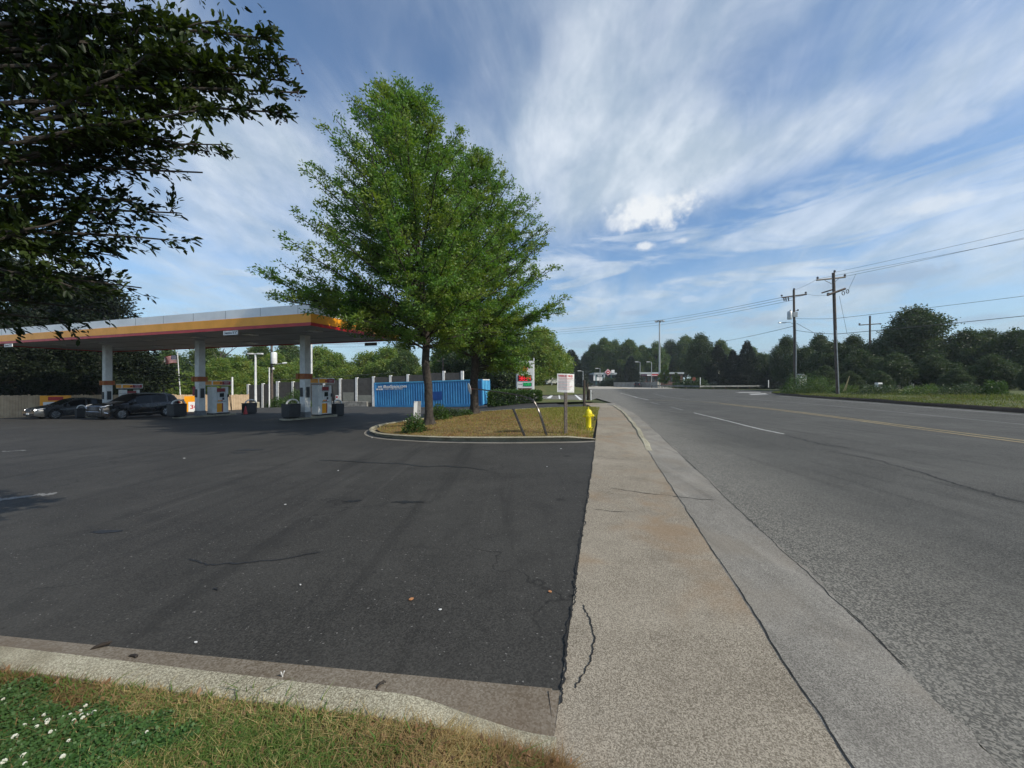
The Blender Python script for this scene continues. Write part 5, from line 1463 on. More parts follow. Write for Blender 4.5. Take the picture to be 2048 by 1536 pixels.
# island and verge grass
pts = []; ptd = []
xs_i = [p.x for p in isl_loop]; ys_i = [p.y for p in isl_loop]
while len(pts) + len(ptd) < 46000:
    x = rng.uniform(min(xs_i), max(xs_i) + .8); y = rng.uniform(min(ys_i), max(ys_i))
    if not inside(x, y, inner): continue
    z = isl_z(x, y)
    g_ = .08 + .75 * sstep(x, .6, 2.6) + .25 * sstep(y, 14, 19) * sstep(x, -1, 1)
    if rng.random() < g_: pts.append((x, y, z))
    else: ptd.append((x, y, z))
DRY2 = leaf_mat('straw_blades', (.36, .25, .10), (.13, .065, .028), (.30, .20, .07), .25, .8)
GY = leaf_mat('yellow_green_blades', (.13, .15, .03), (.28, .25, .06), (.20, .20, .045), .3, .7)
blades('island_green_grass', pts, .075, .016, GY, 6, .9)
blades('island_straw', ptd[::2], .06, .018, DRY2, 7, 1.4, True)
blades('island_brown_tufts', ptd[1::2], .05, .014, DRY2, 13, 1.2)
pts = []
for k in range(26000):
    i = rng.integers(0, len(ve) - 1); u = rng.random(); a = ve[i].lerp(ve[i + 1], u)
    off = .25 + 9 * rng.random() ** 1.6; e = min(1, (len(ve) - 1 - i) / 6 + .15)
    z = float(np.interp(off, [0, .3, 1.5, 4, 8, 30], [.1, .24, .33, .45, .6, 1.0])) * (.3 + .7 * e)
    pts.append((a.x + RN[0] * off * e, a.y + RN[1] * off * e + off * .12, z - .03))
GV = leaf_mat('verge_blades', (.065, .10, .022), (.13, .15, .045), (.12, .12, .04), .35, .6)
blades('verge_blades', pts, .13, .035, GV, 8, .8)
pts = [(q[0], q[1], q[2]) for q in pts if q[2] > .40][:6000]
blades('verge_weeds', pts, .26, .03, GV, 9, .5)

# near litter on the paving
def litter(px, py, pts2, h, m, name, label, cat, rz=0, group=None):
    q = P(px, py); o = MB().prism(pts2, 0, h).build(name, m, bevel=.0); o.location = (q.x, q.y, q.z + .006); o.rotation_euler[2] = rz; return tag(o, label, cat, group)
PAP = mat('paper_white', (.7, .7, .68), .7); ODL = mat('orange_dead_leaf', (.45, .20, .08), .7)
lf = [(-.05, 0), (-.02, .012), (.02, .014), (.05, .0), (.02, -.012), (-.02, -.014)]
k = 0
spots = [(368, 917, 1.3, 'flat white paper scrap on the lot left of the oil stains'), (676, 942, 1.0, 'thin white scrap on the lot in front of the tree island'), (449, 1251 - 40, .0, ''), (570, 1010, .7, 'tiny white scrap left of the paired oil stains'), (744, 876, 1.6, 'folded white litter beside the island kerb corner'), (1122, 898, .9, 'pale scrap near the island kerb by the sidewalk'), (1094, 934, .6, 'small pale scrap on the lot near the sidewalk'),
         (880, 1222, .5, 'tiny pale chip on the near asphalt'), (600, 1172, .4, 'tiny white chip beside its twin on the asphalt'), (390, 1288, .5, 'pale sliver beside the dusty pan'), (660, 1362, .35, 'white speck on the dusty pan near the kerb'), (442, 850, 1.0, 'white scrap under the canopy edge'), (120, 845, .8, 'white scrap by the front wheel of the sedan')]
for px, py, s_, lb in spots:
    if not s_: continue
    litter(px, py, [(x * s_ * .8, y * s_ * 1.6) for x, y in lf], .004, PAP, 'paper_scrap', lb, 'litter', px * .7, 'paper scraps on the ground').scale = (.6, .6, 1)
o = litter(822, 1201, [(x * .4, y * .9) for x, y in lf], .006, ODL, 'fallen_leaf', 'small orange fallen leaf on the dark asphalt', 'leaf', .7)
o = litter(1100, 1186, [(x * .3, y * .9) for x, y in lf], .005, ODL, 'fallen_leaf', 'orange leaf chip on the lot near the sidewalk edge', 'leaf', 1.9)
def curl(px, py, s_, label, rz):
    q = P(px, py, .01); mb = MB()
    mb.tube([(-.055 * s_, 0, .004), (-.03 * s_, .006, .012), (0, .012 * s_, .016), (.03 * s_, .008, .018), (.05 * s_, -.004, .03 * s_)], [.002, .010 * s_, .013 * s_, .012 * s_, .003], 8)
    o = mb.build('curled_leaf', mat('curled_dark_leaf', (.030, .022, .016), .7), smooth=True); o.location = q; o.rotation_euler[2] = rz; tag(o, label, 'leaf', 'curled dark leaves by the near kerb')
curl(200, 1298, 1.0, 'curled dark leaf lying on the dusty pan at left', .5)
curl(262, 1320, .8, 'flatter dark leaf lying right of the curled one', -.3); curl(762, 1376, .5, 'short brown twig on the dusty pan in the middle', .8)
q = P(432, 1180, .004); mb = MB().tube([(-.03, .01, .006), (.02, -.012, .006)], .005, 6); mb.tube([(-.02, -.004, .006), (-.035, .02, .006)], .004, 6); mb.tube([(-.03, .012, .006), (.0, .016, .006)], .004, 6)
o = mb.build('twig', TXTK); o.location = q; tag(o, 'small forked black twig alone on the near asphalt', 'twig')
q = P(563, 1362, .0); mb = MB().tube([(0, 0, 0), (.002, .0, .03), (.012, 0, .05)], .0035, 5); mb.tube([(.002, 0, .022), (-.008, 0, .045)], .003, 5)
o = mb.build('broken_stem', PAP); o.location = q; tag(o, 'pale broken stem standing against the near kerb', 'twig')
q = P(243, 1410, .11); o = MB().box((0, 0, 0), (.055, .012, .006)).build('plastic_straw', PAP); o.location = q; o.rotation_euler = (0, .1, .55); tag(o, 'white plastic straw piece lying in the near grass', 'litter')
# ------------------------------------------------------------------ fire hydrant
HYD = mat('hydrant_yellow', (.80, .66, .012), .35, 0, .07, 5, bump=.15, bscale=30)
g = isp(1177, 852); hyd = thing('fire_hydrant', 'bright yellow fire hydrant on the grass beside the sidewalk', 'fire hydrant', (g.x, g.y, g.z - .01), R(-10))
MB().lathe([(.125, -.05), (.13, .02), (.13, .05), (.095, .055), (.09, .08), (.088, .36), (.098, .38), (.10, .44), (.093, .47)], n=20).build('barrel', HYD, hyd, smooth=40)
MB().lathe([(.12, .47), (.125, .49), (.12, .51), (.108, .515), (.10, .56), (.075, .60), (.04, .625), (.0, .63)], n=20).build('bonnet', HYD, hyd, smooth=40)
MB().lathe([(.03, .62), (.03, .645), (.014, .65), (.012, .70), (.0, .705)], n=6).build('operating_nut', HYD, hyd)
for an, rr in ((0, .048), (180, .048), (-90, .062)):
    M = Matrix.Rotation(R(an), 3, 'Z') @ Matrix.Rotation(R(90), 3, 'Y')
    MB().lathe([(rr, .07), (rr, .125), (rr * 1.2, .13), (rr * 1.2, .165), (rr * .5, .17), (rr * .35, .195), (0, .195)], (0, 0, .41), 10, M=M).build('nozzle_cap', HYD, hyd, smooth=40)
MB().tube([(.17, -.02, .40), (.20, -.03, .36), (.215, -.03, .31), (.19, -.03, .28)], .018, 6).build('cap_chain', BLK, hyd)
mb = MB()
for k in range(8): an = k * .785; mb.lathe([(.011, .05), (.011, .07), (0, .07)], (.115 * math.cos(an), .115 * math.sin(an), .0), 6)
mb.build('flange_bolts', DGR, hyd)

# ------------------------------------------------------------------ towing notice on a timber post
g = isp(1132, 864); tn = thing('towing_sign', 'creased white towing notice with red heading on a square timber post', 'sign', (g.x, g.y, g.z - .03), R(4))
MB().box((0, .05, .86), (.088, .088, 1.82)).build('post', mat('grey_timber', (.20, .17, .14), .9, 0, .3, 18, bump=.6, col2=(.11, .085, .065)), tn, bevel=.006)
SGN = mat('sign_white', (.74, .73, .70), .5, 0, .08, 9)
W1, H1, z1 = .29, .54, 1.50
def fold(px_, y=0):     # board folded along a vertical crease
    return y + (0 if px_ < .03 else (px_ - .03) * .55)
V = []
for x_ in (-.26, .03, .27):
    for yy in (0, .006):
        for z_ in (z1 - H1 / 2, z1 + H1 / 2): V.append((x_, fold(x_) - yy, z_ + x_ * -.03))
Fc = [(2, 6, 7, 3), (6, 10, 11, 7), (0, 1, 5, 4), (4, 5, 9, 8), (1, 3, 7, 5), (5, 7, 11, 9), (0, 4, 6, 2), (4, 8, 10, 6), (0, 2, 3, 1), (8, 9, 11, 10)]
bdn = MB().add(V, Fc).build('notice_board', SGN, tn)
def notice(x0, x1, z_, h, m, y=0.0):
    xa, xb = min(x1, .03), max(x0, .03); mb = MB()
    if x0 < .03: mb.box(((x0 + xa) / 2, -.009, z_ - .03 * (x0 + xa) / 2), (xa - x0, .002, h))
    if x1 > .03:
        c = (xb + x1) / 2; mb.box((c, fold(c) - .009, z_ - .03 * c), ((x1 - xb) * 1.12, .002, h), math.atan(.55))
    mb.build('printed_line', m, bdn)
GTX = mat('grey_print', (.22, .20, .22), .7); PTX = mat('faded_red_print', (.52, .16, .17), .7)
text_mesh('TOWING EN', .078, TXTR, 'heading', bdn, face_M((-.105, -.010, z1 + .205), (1, 0, -.03), (0, 0, 1)), .001, width=.25, bold=.002)
text_mesh('FORCED', .078, TXTR, 'heading', bdn, face_M((.135, fold(.135) - .010, z1 + .198), (1, .55, -.03), (0, 0, 1)), .001, width=.19, bold=.002)
notice(-.23, .24, z1 + .145, .014, PTX); notice(-.20, .20, z1 + .115, .010, PTX)
notice(-.24, .25, z1 + .09, .004, GTX)
rnd = random.Random(5)
for k in range(11): notice(-.23, .22 - rnd.random() * .12, z1 + .06 - k * .026, .008, GTX if k % 3 else PTX)
notice(-.24, .25, z1 - .235, .004, GTX)

# ------------------------------------------------------------------ bent and broken sign posts
UPM = mat('bent_post_metal', (.11, .10, .095), .35, .7, .25, 12)
def upost(mb, pts):
    mb.tube(pts, .020, 6); mb.tube([Vector(p) + Vector((.028, -.012, 0)) for p in pts], .008, 4); mb.tube([Vector(p) + Vector((-.028, -.012, 0)) for p in pts], .008, 4)
a = isp(1049, 868); top_ = ray(1026, 817, 11.0)
mb = MB(); upost(mb, [a, a.lerp(top_, .3), a.lerp(top_, .7), top_])
o = mb.build('sign_post_stump', UPM, loc=tuple(a), smooth=30); tag(o, 'short leaning broken metal post on the straw grass, left of the bent one', 'post')
a = isp(1093, 867)
bpts = [a, ray(1080, 828, 11.0), ray(1072, 810, 11.1), ray(1066, 800.5, 11.15), ray(1056, 796, 11.3), ray(1035, 790, 11.6), ray(1000, 784.5, 12.1), ray(965, 779.5, 12.6), ray(940, 777, 13.0)]
mb = MB(); upost(mb, catmull(bpts, 4)); bs = thing('bent_sign', 'metal sign post bent over sideways with a small round sign at its far end', 'sign post', tuple(a))
mb.build('post', UPM, bs, loc=tuple(a), smooth=30)
e = ray(939, 777.5, 13.0) - a
M = Matrix.Rotation(R(20), 3, 'Z') @ Matrix.Rotation(R(78), 3, 'Y')
MB().lathe([(0, -.004), (.19, -.004), (.19, .004), (0, .004)], e, 24, M=M).build('round_sign', SGN, bs, smooth=40)
MB().lathe([(.12, .005), (.18, .005), (.18, .007), (.12, .007)], e, 24, M=M).build('red_ring', RED, bs)

# white board leaning on the trunk
g = isp(830, 846); o = thing('leaning_board', 'narrow white board standing against the left side of the leaning oak trunk', 'board', (g.x - .02, g.y + .3, g.z - .05), R(8))
MB().add([(-.13, 0, 0), (.02, 0, 0), (.06, 0, 1.0), (-.10, 0, 1.0), (-.13, .03, 0), (.02, .03, 0), (.06, .03, 1.0), (-.10, .03, 1.0)], [(0, 1, 2, 3), (7, 6, 5, 4), (0, 4, 5, 1), (1, 5, 6, 2), (2, 6, 7, 3), (3, 7, 4, 0)]).build('white_face', WHT2, o)
MB().add([(.03, .01, 0), (.18, .12, 0), (.20, .12, 1.0), (.07, .01, 1.0), (.03, .04, 0), (.18, .15, 0), (.20, .15, 1.0), (.07, .04, 1.0)], [(0, 1, 2, 3), (7, 6, 5, 4), (0, 4, 5, 1), (1, 5, 6, 2), (2, 6, 7, 3), (3, 7, 4, 0)]).build('grey_face', GRY, o)

# ------------------------------------------------------------------ stakes by the second driveway
STK = mat('dark_stake', (.075, .055, .04), .9, 0, .3, 12, col2=(.02, .016, .013))
for px, yb, yt, w, lb in ((1168.5, 816, 760, .13, 'tallest dark timber marker post behind the hydrant'), (1175, 802, 767, .13, 'middle timber marker post behind the hydrant'), (1178.5, 802, 780, .16, 'shortest broad timber marker post behind the hydrant')):
    g = P(px, yb); h = (yb - yt) / F * g.y
    o = MB().box((0, 0, h / 2), (w, w, h), .2).build('marker_post', STK, bevel=.01); o.location = g; tag(o, lb, 'post', None)
g = P(1181.5, 802); o = MB().lathe([(.05, 0), (.05, .9), (.03, .95), (0, .95)], n=8).build('marker_post', WHT2); o.location = g; tag(o, 'thin short white marker post right of the timber marker posts', 'post')

# ------------------------------------------------------------------ price sign
g = ray(1051, 0, 37.0); zb_ = zg(g.x, g.y); ps = thing('price_sign', 'white station price sign with red and green digit boards above the hedge', 'price sign', (g.x, g.y, zb_), R(-6))
LEDR = mat('red_digit', (.75, .02, .03), .4, emit=((1, .03, .05), .8)); LEDG = mat('green_digit', (.02, .45, .12), .4, emit=((.05, 1, .3), .35))
LEDB = mat('dark_red_board', (.10, .006, .008), .4); LEDB2 = mat('green_board', (.005, .10, .04), .4)
zt = lambda py: (HY - py) / F * 37.0 + CAMZ - zb_
for x_ in (-.86, .80): MB().box((x_, 0, zt(716) / 2), (.10, .16, zt(716)), 0).build('sign_post', WHT, ps, bevel=.01)
MB().box((-.70, .02, zt(705) / 2), (.05, .05, zt(705))).build('conduit', STEEL, ps)
MB().box((0, 0, (zt(722) + zt(781)) / 2), (1.62, .30, zt(722) - zt(781))).build('sign_cabinet', WHT2, ps, bevel=.02)
# scallop emblem
pts_ = []
for k in range(22):
    an = math.pi * (-.15 + 1.3 * k / 21); rr = .31 * (1 + .035 * (k % 2)); pts_.append((rr * math.cos(an), rr * math.sin(an) * 1.02))
pts_ += [(-.15, -.25), (.15, -.25)]
em = MB().prism(pts_, 0, .03, lambda a, b, h: (a - .08, -.155 - h, b + zt(738))).build('emblem', RED, ps)
MB().prism([(x_ * .84, y_ * .84 + .0) for x_, y_ in pts_], 0, .012, lambda a, b, h: (a - .08, -.186 - h, b + zt(738))).build('emblem_face', YEL, em)
mb = MB()
for k in range(7): an = math.pi * (.12 + .76 * k / 6); mb.tube([(-.08, -.2, zt(738) - .2), (-.08 + .24 * math.cos(an), -.2, zt(738) + .24 * math.sin(an))], .008, 4)
mb.build('emblem_ribs', RED, em)
b_ = MB().box((-.06, -.16, zt(756.5)), (1.32, .03, .56)).build('price_board', LEDB, ps)
SEG = {'0': 'abcdef', '1': 'bc', '2': 'abged', '3': 'abgcd', '4': 'fgbc', '5': 'afgcd', '6': 'afgedc', '7': 'abc', '8': 'abcdefg', '9': 'abcdfg'}
def digits(s, x0, zc_, w, h, par, m, y=-.178, name='price_digit'):
    th = h * .13
    for i, ch in enumerate(s):
        cx_ = x0 + i * w * 1.45; mb = MB()
        for sg in SEG[ch]:
            if sg in 'agd': z_ = zc_ + {'a': h / 2, 'g': 0, 'd': -h / 2}[sg]; mb.box((cx_, y, z_), (w, .01, th))
            else:
                x_ = cx_ + (w / 2 if sg in 'bc' else -w / 2); z_ = zc_ + (h / 4 if sg in 'bf' else -h / 4); mb.box((x_, y, z_), (th, .01, h / 2))
        mb.build(name, m, par)
digits('3894', -.50, zt(756.5), .20, .40, b_, LEDR)
b2_ = MB().box((.20, -.16, zt(768.7)), (.82, .03, .34)).build('diesel_board', LEDB2, ps)
digits('5599', -.10, zt(768.7), .12, .24, b2_, LEDG)
text_mesh('Diesel', .16, GRY, 'diesel_text', ps, face_M((-.5, -.155, zt(768.7)), (1, 0, 0), (0, 0, 1)), .002)
MB().box((-.06, -.16, zt(778.5)), (1.32, .03, .22)).build('lower_board', LEDB, ps)

# ------------------------------------------------------------------ flag
pt, pb = ray(355, 704, 47), ray(362, 790, 47)
fl = thing('flag_pole', 'leaning thin white flag pole flying a striped flag behind the fence', 'flag pole', tuple(pb))
MB().tube([Vector((0, 0, -1.5)), (pt - pb)], [.07, .04], 8).build('pole', WHT, fl); MB().lathe([(0, -.08), (.08, 0), (0, .08)], tuple(pt - pb), 10).build('finial', STEEL, fl)
FR = mat('flag_red', (.42, .04, .05), .8); FW = mat('flag_white', (.7, .7, .7), .8); FB = mat('flag_blue', (.03, .045, .14), .8)
o0 = ray(353.5, 711, 46.9) - pb; FWd, FHt = 1.62, .92
def flag_pt(u, v):      # u from the pole outwards (towards the left), v downwards
    return Vector((o0.x - u * FWd, o0.y + .10 * math.sin(u * 7 + v * 1.5) * u, o0.z - v * FHt - .06 * u * FWd + .05 * math.sin(u * 6)))
def flag_patch(u0, u1, v0, v1, off, m, name, par):
    nu = max(2, int((u1 - u0) * 16)); V = []
    for i in range(nu + 1):
        for v in (v0, v1): p = flag_pt(u0 + (u1 - u0) * i / nu, v); V += [(p.x, p.y + off, p.z), (p.x, p.y + off + .004, p.z)]
    Fc = []
    for i in range(nu): a = 4 * i; Fc += [(a, a + 2, a + 6, a + 4), (a + 1, a + 5, a + 7, a + 3), (a, a + 4, a + 5, a + 1), (a + 2, a + 3, a + 7, a + 6)]
    return MB().add(V, Fc).build(name, m, par)
fm = flag_patch(0, 1, 0, 1, 0, FW, 'flag', fl)
for k in range(7): flag_patch(0, 1, k * 2 / 13, (k * 2 + 1) / 13, -.008, FR, 'red_stripe', fm)
cn = flag_patch(0, .40, 0, 7 / 13, -.016, FB, 'blue_canton', fm)
mb = MB()
for r_ in range(9):
    for c_ in range(6 - r_ % 2): p = flag_pt(.03 + .34 * (c_ + .5 * (r_ % 2) + .5) / 6, (.03 + .48 * (r_ + .5) / 9)); mb.box((p.x, p.y - .021, p.z), (.03, .004, .03), M=Matrix.Rotation(.78, 3, 'Y'))
mb.build('stars', FW, cn)

# ------------------------------------------------------------------ light poles on the left
def pole_from(px, yt, yb, d, r, m, name, label, cat, parts=None):
    b = ray(px, yb, d); h = (yb - yt) / F * d
    t = thing(name, label, cat, tuple(b)); MB().lathe([(r * 1.1, -.8), (r, .3), (r * .75, h), (0, h)], n=10).build('pole', m, t, smooth=40); return t, h
t, h = pole_from(511, 709, 812, 48, .15, WHT, 'light_pole', 'white light pole on a concrete base left of the transformer pole', 'light pole')
MB().box((0, 0, h + .08), (1.3, .25, .10)).build('lamp_arm', WHT, t); MB().box((-.6, 0, h + .10), (.55, .40, .16)).build('lamp_head', WHT, t); MB().box((.6, 0, h + .10), (.55, .40, .16)).build('lamp_head', WHT, t)
MB().lathe([(.42, -1.0), (.42, .45), (.38, .5), (0, .5)], n=14).build('pole_base', M_CURB, t)
t, h = pole_from(543.5, 640, 818, 50, .17, POLEW, 'utility_pole', 'wooden pole carrying a white transformer and street lamp left of the right column', 'utility pole')
zz = lambda py, yb=818, d=50: (yb - py) / F * d
MB().lathe([(0, 0), (.34, .02), (.36, .12), (.36, 1.35), (.30, 1.5), (0, 1.52)], (.48, -.3, zz(728)), 14).build('transformer', WHT, t, smooth=40)
MB().tube([(.3, -.3, zz(700)), (.3, -.3, zz(694))], .05, 6).build('bushing', GRY, t); MB().tube([(.65, -.3, zz(700)), (.65, -.3, zz(694))], .05, 6).build('bushing', GRY, t)
MB().tube([(0, -.1, zz(733)), (.8, -.2, zz(728)), (1.6, -.2, zz(727))], .04, 6).build('lamp_arm', GALV, t)
MB().lathe([(0, 0), (.12, .1), (.13, .5), (.06, .65), (0, .65)], (1.45, -.2, zz(727)), 10, M=Matrix.Rotation(R(85), 3, 'Y')).build('lamp_head', WHT, t, smooth=40)
MB().lathe([(0, 0), (.13, .05), (.13, .3), (0, .34)], (.42, -.35, zz(740)), 10).build('meter', WHT, t)
t, h = pole_from(538.5, 735, 817, 49, .09, WHT, 'service_pole', 'slim white pole standing just left of the transformer pole', 'pole')
t, h = pole_from(623, 686, 800, 58, .16, WHT, 'light_pole', 'tall white pole rising behind the sunlit fuel pump', 'light pole')
MB().box((0, 0, h), (.5, .3, .12)).build('lamp_head', WHT, t)
t, h = pole_from(464.5, 754, 816, 40, .11, WHT, 'bollard_pole', 'short plain white pole right of the middle fuel pump', 'pole')
t, h = pole_from(886, 715, 800, 55, .16, POLEW, 'utility_pole', 'wooden pole between the two oak trunks behind the sound wall', 'utility pole')
MB().box((0, 0, h - .5), (1.8, .1, .1)).build('crossarm', POLEW, t)
t, h = pole_from(327, 722, 800, 50, .12, POLEW, 'utility_pole', 'slim wooden pole left of the flag behind the fence', 'utility pole')
MB().box((0, 0, h - .4), (1.4, .1, .1)).build('crossarm', POLEW, t)

# ------------------------------------------------------------------ utility poles on the right
INS = mat('insulator', (.10, .10, .11), .4)
def ppt(px, py, d): return ray(px, py, d)
def insul(mb, p, s_=1.0): mb.lathe([(.05 * s_, 0), (.09 * s_, .05), (.06 * s_, .10), (.09 * s_, .15), (.05 * s_, .22), (0, .24)], p, 8)
# taller, nearer
dA = 40.0; A0 = ray(1676, 789, dA); lx = lambda px, py, d=dA: ray(px, py, d)
pa = thing('utility_pole', 'taller dark utility pole with two crossarms on the grass verge', 'utility pole', (A0.x, A0.y, .3))
off = Vector((A0.x, A0.y, .3)); rl = lambda p: Vector(p) - off
MB().tube([rl(lx(1676, 789) - Vector((0, 0, .4))), rl(lx(1671, 690)), rl(lx(1666, 546))], [.155, .15, .14], 10).build('pole', POLEW, pa, smooth=40)
MB().tube([rl(lx(1632, 560.5)), rl(lx(1690, 554.5))], .085, 4).build('crossarm', mat('pale_crossarm', (.32, .28, .24), .8), pa)
MB().tube([rl(lx(1654, 590.5, 39.7)), rl(lx(1690, 577.5, 39.7))], .11, 4).build('crossarm', POLEW, pa); MB().tube([rl(lx(1643, 586, 40.3)), rl(lx(1666, 579, 40.3))], .07, 4).build('crossarm', POLEW, pa)
mb = MB(); mb.tube([rl(lx(1649, 561, 39.8)), rl(lx(1665, 569, 39.8))], .03, 4); mb.tube([rl(lx(1677, 557, 39.8)), rl(lx(1667, 566, 39.8))], .03, 4); mb.build('brace', STEEL, pa)
for p_ in ((1634.5, 558), (1689, 553), (1668.5, 545)): mb = MB(); insul(mb, rl(lx(*p_)), 1.3); mb.build('insulator', INS, pa)
for c_ in ((1686, 586.5), (1694.5, 583)):
    q = rl(lx(*c_)); mb = MB(); mb.tube([q + Vector((.14 * math.cos(a_), 0, .2 * math.sin(a_))) for a_ in np.linspace(0, 6.283, 13)], .035, 5); mb.build('arrester_ring', INS, pa)
mb = MB(); insul(mb, rl(lx(1656, 590)), 1.6); mb.build('insulator', INS, pa)
MB().tube([rl(lx(1672, 660, 39.8)), rl(lx(1674.5, 710, 39.8)), rl(lx(1678, 787, 39.8))], .04, 6).build('conduit', GALV, pa)
# thinner, farther
dB = 50.0; B0 = ray(1589.5, 777, dB); pb_ = thing('utility_pole', 'thinner utility pole with transformer and street lamp at the end of the verge', 'utility pole', (B0.x, B0.y, .3)); offb = Vector((B0.x, B0.y, .3)); rb = lambda px, py, d=dB: ray(px, py, d) - offb
MB().tube([rb(1589.5, 777) - Vector((0, 0, .8)), rb(1589, 700), rb(1587, 580)], [.16, .15, .13], 10).build('pole', POLEW, pb_, smooth=40)
MB().tube([rb(1563, 595.5), rb(1613, 588.5)], .085, 4).build('crossarm', POLEW, pb_)
for p_ in ((1563, 593), (1611, 587), (1587.5, 580)): mb = MB(); insul(mb, rb(*p_), 1.5); mb.build('insulator', INS, pb_)
for x_ in (1567, 1571, 1576): MB().tube([rb(x_, 595), rb(x_ + 1, 602)], .07, 6).build('fuse', INS, pb_)
MB().lathe([(0, 0), (.27, .02), (.28, .1), (.28, .95), (.22, 1.05), (0, 1.07)], rb(1579, 639, 49.7), 14).build('transformer', GALV, pb_, smooth=40); MB().lathe([(.05, 0), (.07, .1), (.05, .2), (0, .2)], rb(1580, 623, 49.7), 8).build('bushing', INS, pb_)
MB().box(rb(1588.5, 629.5, 49.8), (.55, .4, .62)).build('bracket', STEEL, pb_); mb = MB(); mb.tube([rb(1591, 622), rb(1595.5, 621)], .05, 5); insul(mb, rb(1595.5, 622), 1.2); mb.build('fuse', INS, pb_)
MB().tube([rb(1586, 648), rb(1580, 644.5), rb(1570, 645)], .035, 6).build('lamp_arm', GALV, pb_); MB().box(rb(1563.5, 645.5), (.95, .3, .10), top=.8).build('lamp_head', GALV, pb_)
MB().tube([rb(1591, 640, 49.8), rb(1592, 700, 49.8), rb(1592, 776, 49.8)], .05, 6).build('conduit', GALV, pb_)
# third, behind
t, h = pole_from(1739.5, 634, 790, 66, .17, POLEW, 'utility_pole', 'distant utility pole with crossarm just left of the tallest tree', 'utility pole')
MB().tube([(-1.9, 0, h - 1.4), (1.9, 0, h - 1.15)], .08, 4).build('crossarm', POLEW, t)
for x_ in (-1.8, 0, 1.8): mb = MB(); insul(mb, (x_, 0, h - 1.3 + (1.3 if x_ == 0 else 0)), 1.8); mb.build('insulator', INS, t)
# guy wires
GUY = mat('guy_wire', (.22, .23, .24), .5, .5)
# overhead lines
WIRE = mat('line_wire', (.05, .055, .06), .6)
def wire(pts, label, r=.013, sag=.0, cat='power line'):
    a = [Vector(p) for p in pts]; out = []
    for i in range(len(a) - 1):
        L = (a[i + 1] - a[i]).length
        for k in range(10): u = k / 10; out.append(a[i].lerp(a[i + 1], u) - Vector((0, 0, sag * L * 4 * u * (1 - u))))
    out.append(a[-1]); o = MB().tube(out, r, 5).build('power_line', WIRE, loc=tuple(a[0])); return tag(o, label, cat, None)
wire([ray(1669, 545, 40), ray(2150, 436, 30)], 'topmost wire running to the upper right from the taller pole', .013, .004)
wire([ray(1690, 553, 40), ray(2150, 453, 31)], 'second wire running to the upper right from the taller pole', .015, .004)
wire([ray(1634.5, 558, 40), ray(2150, 458, 30)], 'third wire running to the upper right from the left crossarm end', .013, .002)
wire([ray(1672, 637, 40), ray(2150, 579, 34)], 'middle level cable running right across the top of the tallest tree', .02, .003)
wire([ray(1674, 668, 40), ray(2150, 621, 32)], 'lowest thick cable running right behind the tallest tree', .028, .004)
wire([ray(1587.5, 580, 50), ray(1634.5, 558, 40)], 'short upper wire between the two poles', .013, .01)
wire([ray(1611, 587, 50), ray(1656, 590, 40)], 'short lower wire between the two poles', .013, .015)
wire([ray(1588, 660, 50), ray(1675, 668, 40)], 'lowest cable between the two poles', .025, .01)
wire([ray(1589, 637, 50), ray(1672, 637, 40)], 'middle cable between the two poles', .018, .005)
wire([ray(1590, 645, 50), ray(1650, 678, 52)], 'slanting service wire going down right of the thinner pole', .022, .0)
wire([ray(1563, 595, 50), ray(1320, 640, 90), ray(1060, 664, 140)], 'upper long wire from the thinner pole to the far left over the road', .025, .004)
wire([ray(1611, 590, 50), ray(1320, 645, 90), ray(1060, 668, 140)], 'second long wire over the road running left to the oak trees', .025, .004)
wire([ray(1587, 600, 50), ray(1320, 650, 90), ray(1060, 672, 140)], 'third long wire over the road running left to the oak trees', .022, .004)
wire([ray(1588, 652, 50), ray(1450, 682, 90), ray(1180, 705, 140)], 'low cable crossing before the far treetops', .03, .003)
wire([ray(1678, 592, 39.8), ray(1694, 668, 39.5)], 'steep guy wire on the right side of the taller pole', .013, 0, 'guy wire')
wire([ray(1694, 585, 40), ray(1711, 548, 37)], 'short jumper wire rising to the lines right of the taller pole', .012, 0, 'jumper wire')
wire([ray(543, 690, 50), ray(760, 686, 66)], 'thin wire seen in the gap under the right end of the canopy', .02, .003)
wire([ray(543, 694, 50), ray(760, 693, 66)], 'second thin wire seen in the gap under the right end of the canopy', .02, .003)
wire([ray(545, 760, 50), ray(790, 745, 62)], 'low cable crossing the green trees above the sound wall', .018, .003)
# yellow guy guards
for i, (a_, b_2) in enumerate((((1691, 781), (1697, 757)), ((1687, 782), (1699, 752)))):
    p0, p1 = ray(*a_, 38.5), ray(*b_2, 38.5); o = MB().tube([p0, p1], .035, 6).build('guy_guard', mat('straw_guard', (.30, .25, .12), .7), loc=tuple(p0)); tag(o, ('lower' if i == 0 else 'longer') + ' slanted pale guy wire guard right of the taller pole', 'guy guard')
# far bench-like box in the verge scrub
g = ray(1757, 770, 41); o = MB().box((0, 0, 0), (.5, .4, .6)).build('utility_box', WHT2, bevel=.03); o.location = (g.x, g.y, ray(1757, 771, 41).z); tag(o, 'small pale utility box in the scrub at the back of the verge', 'utility box')
MB().box((0, -.21, 0), (.4, .02, .3)).build('box_door', DGR, o)
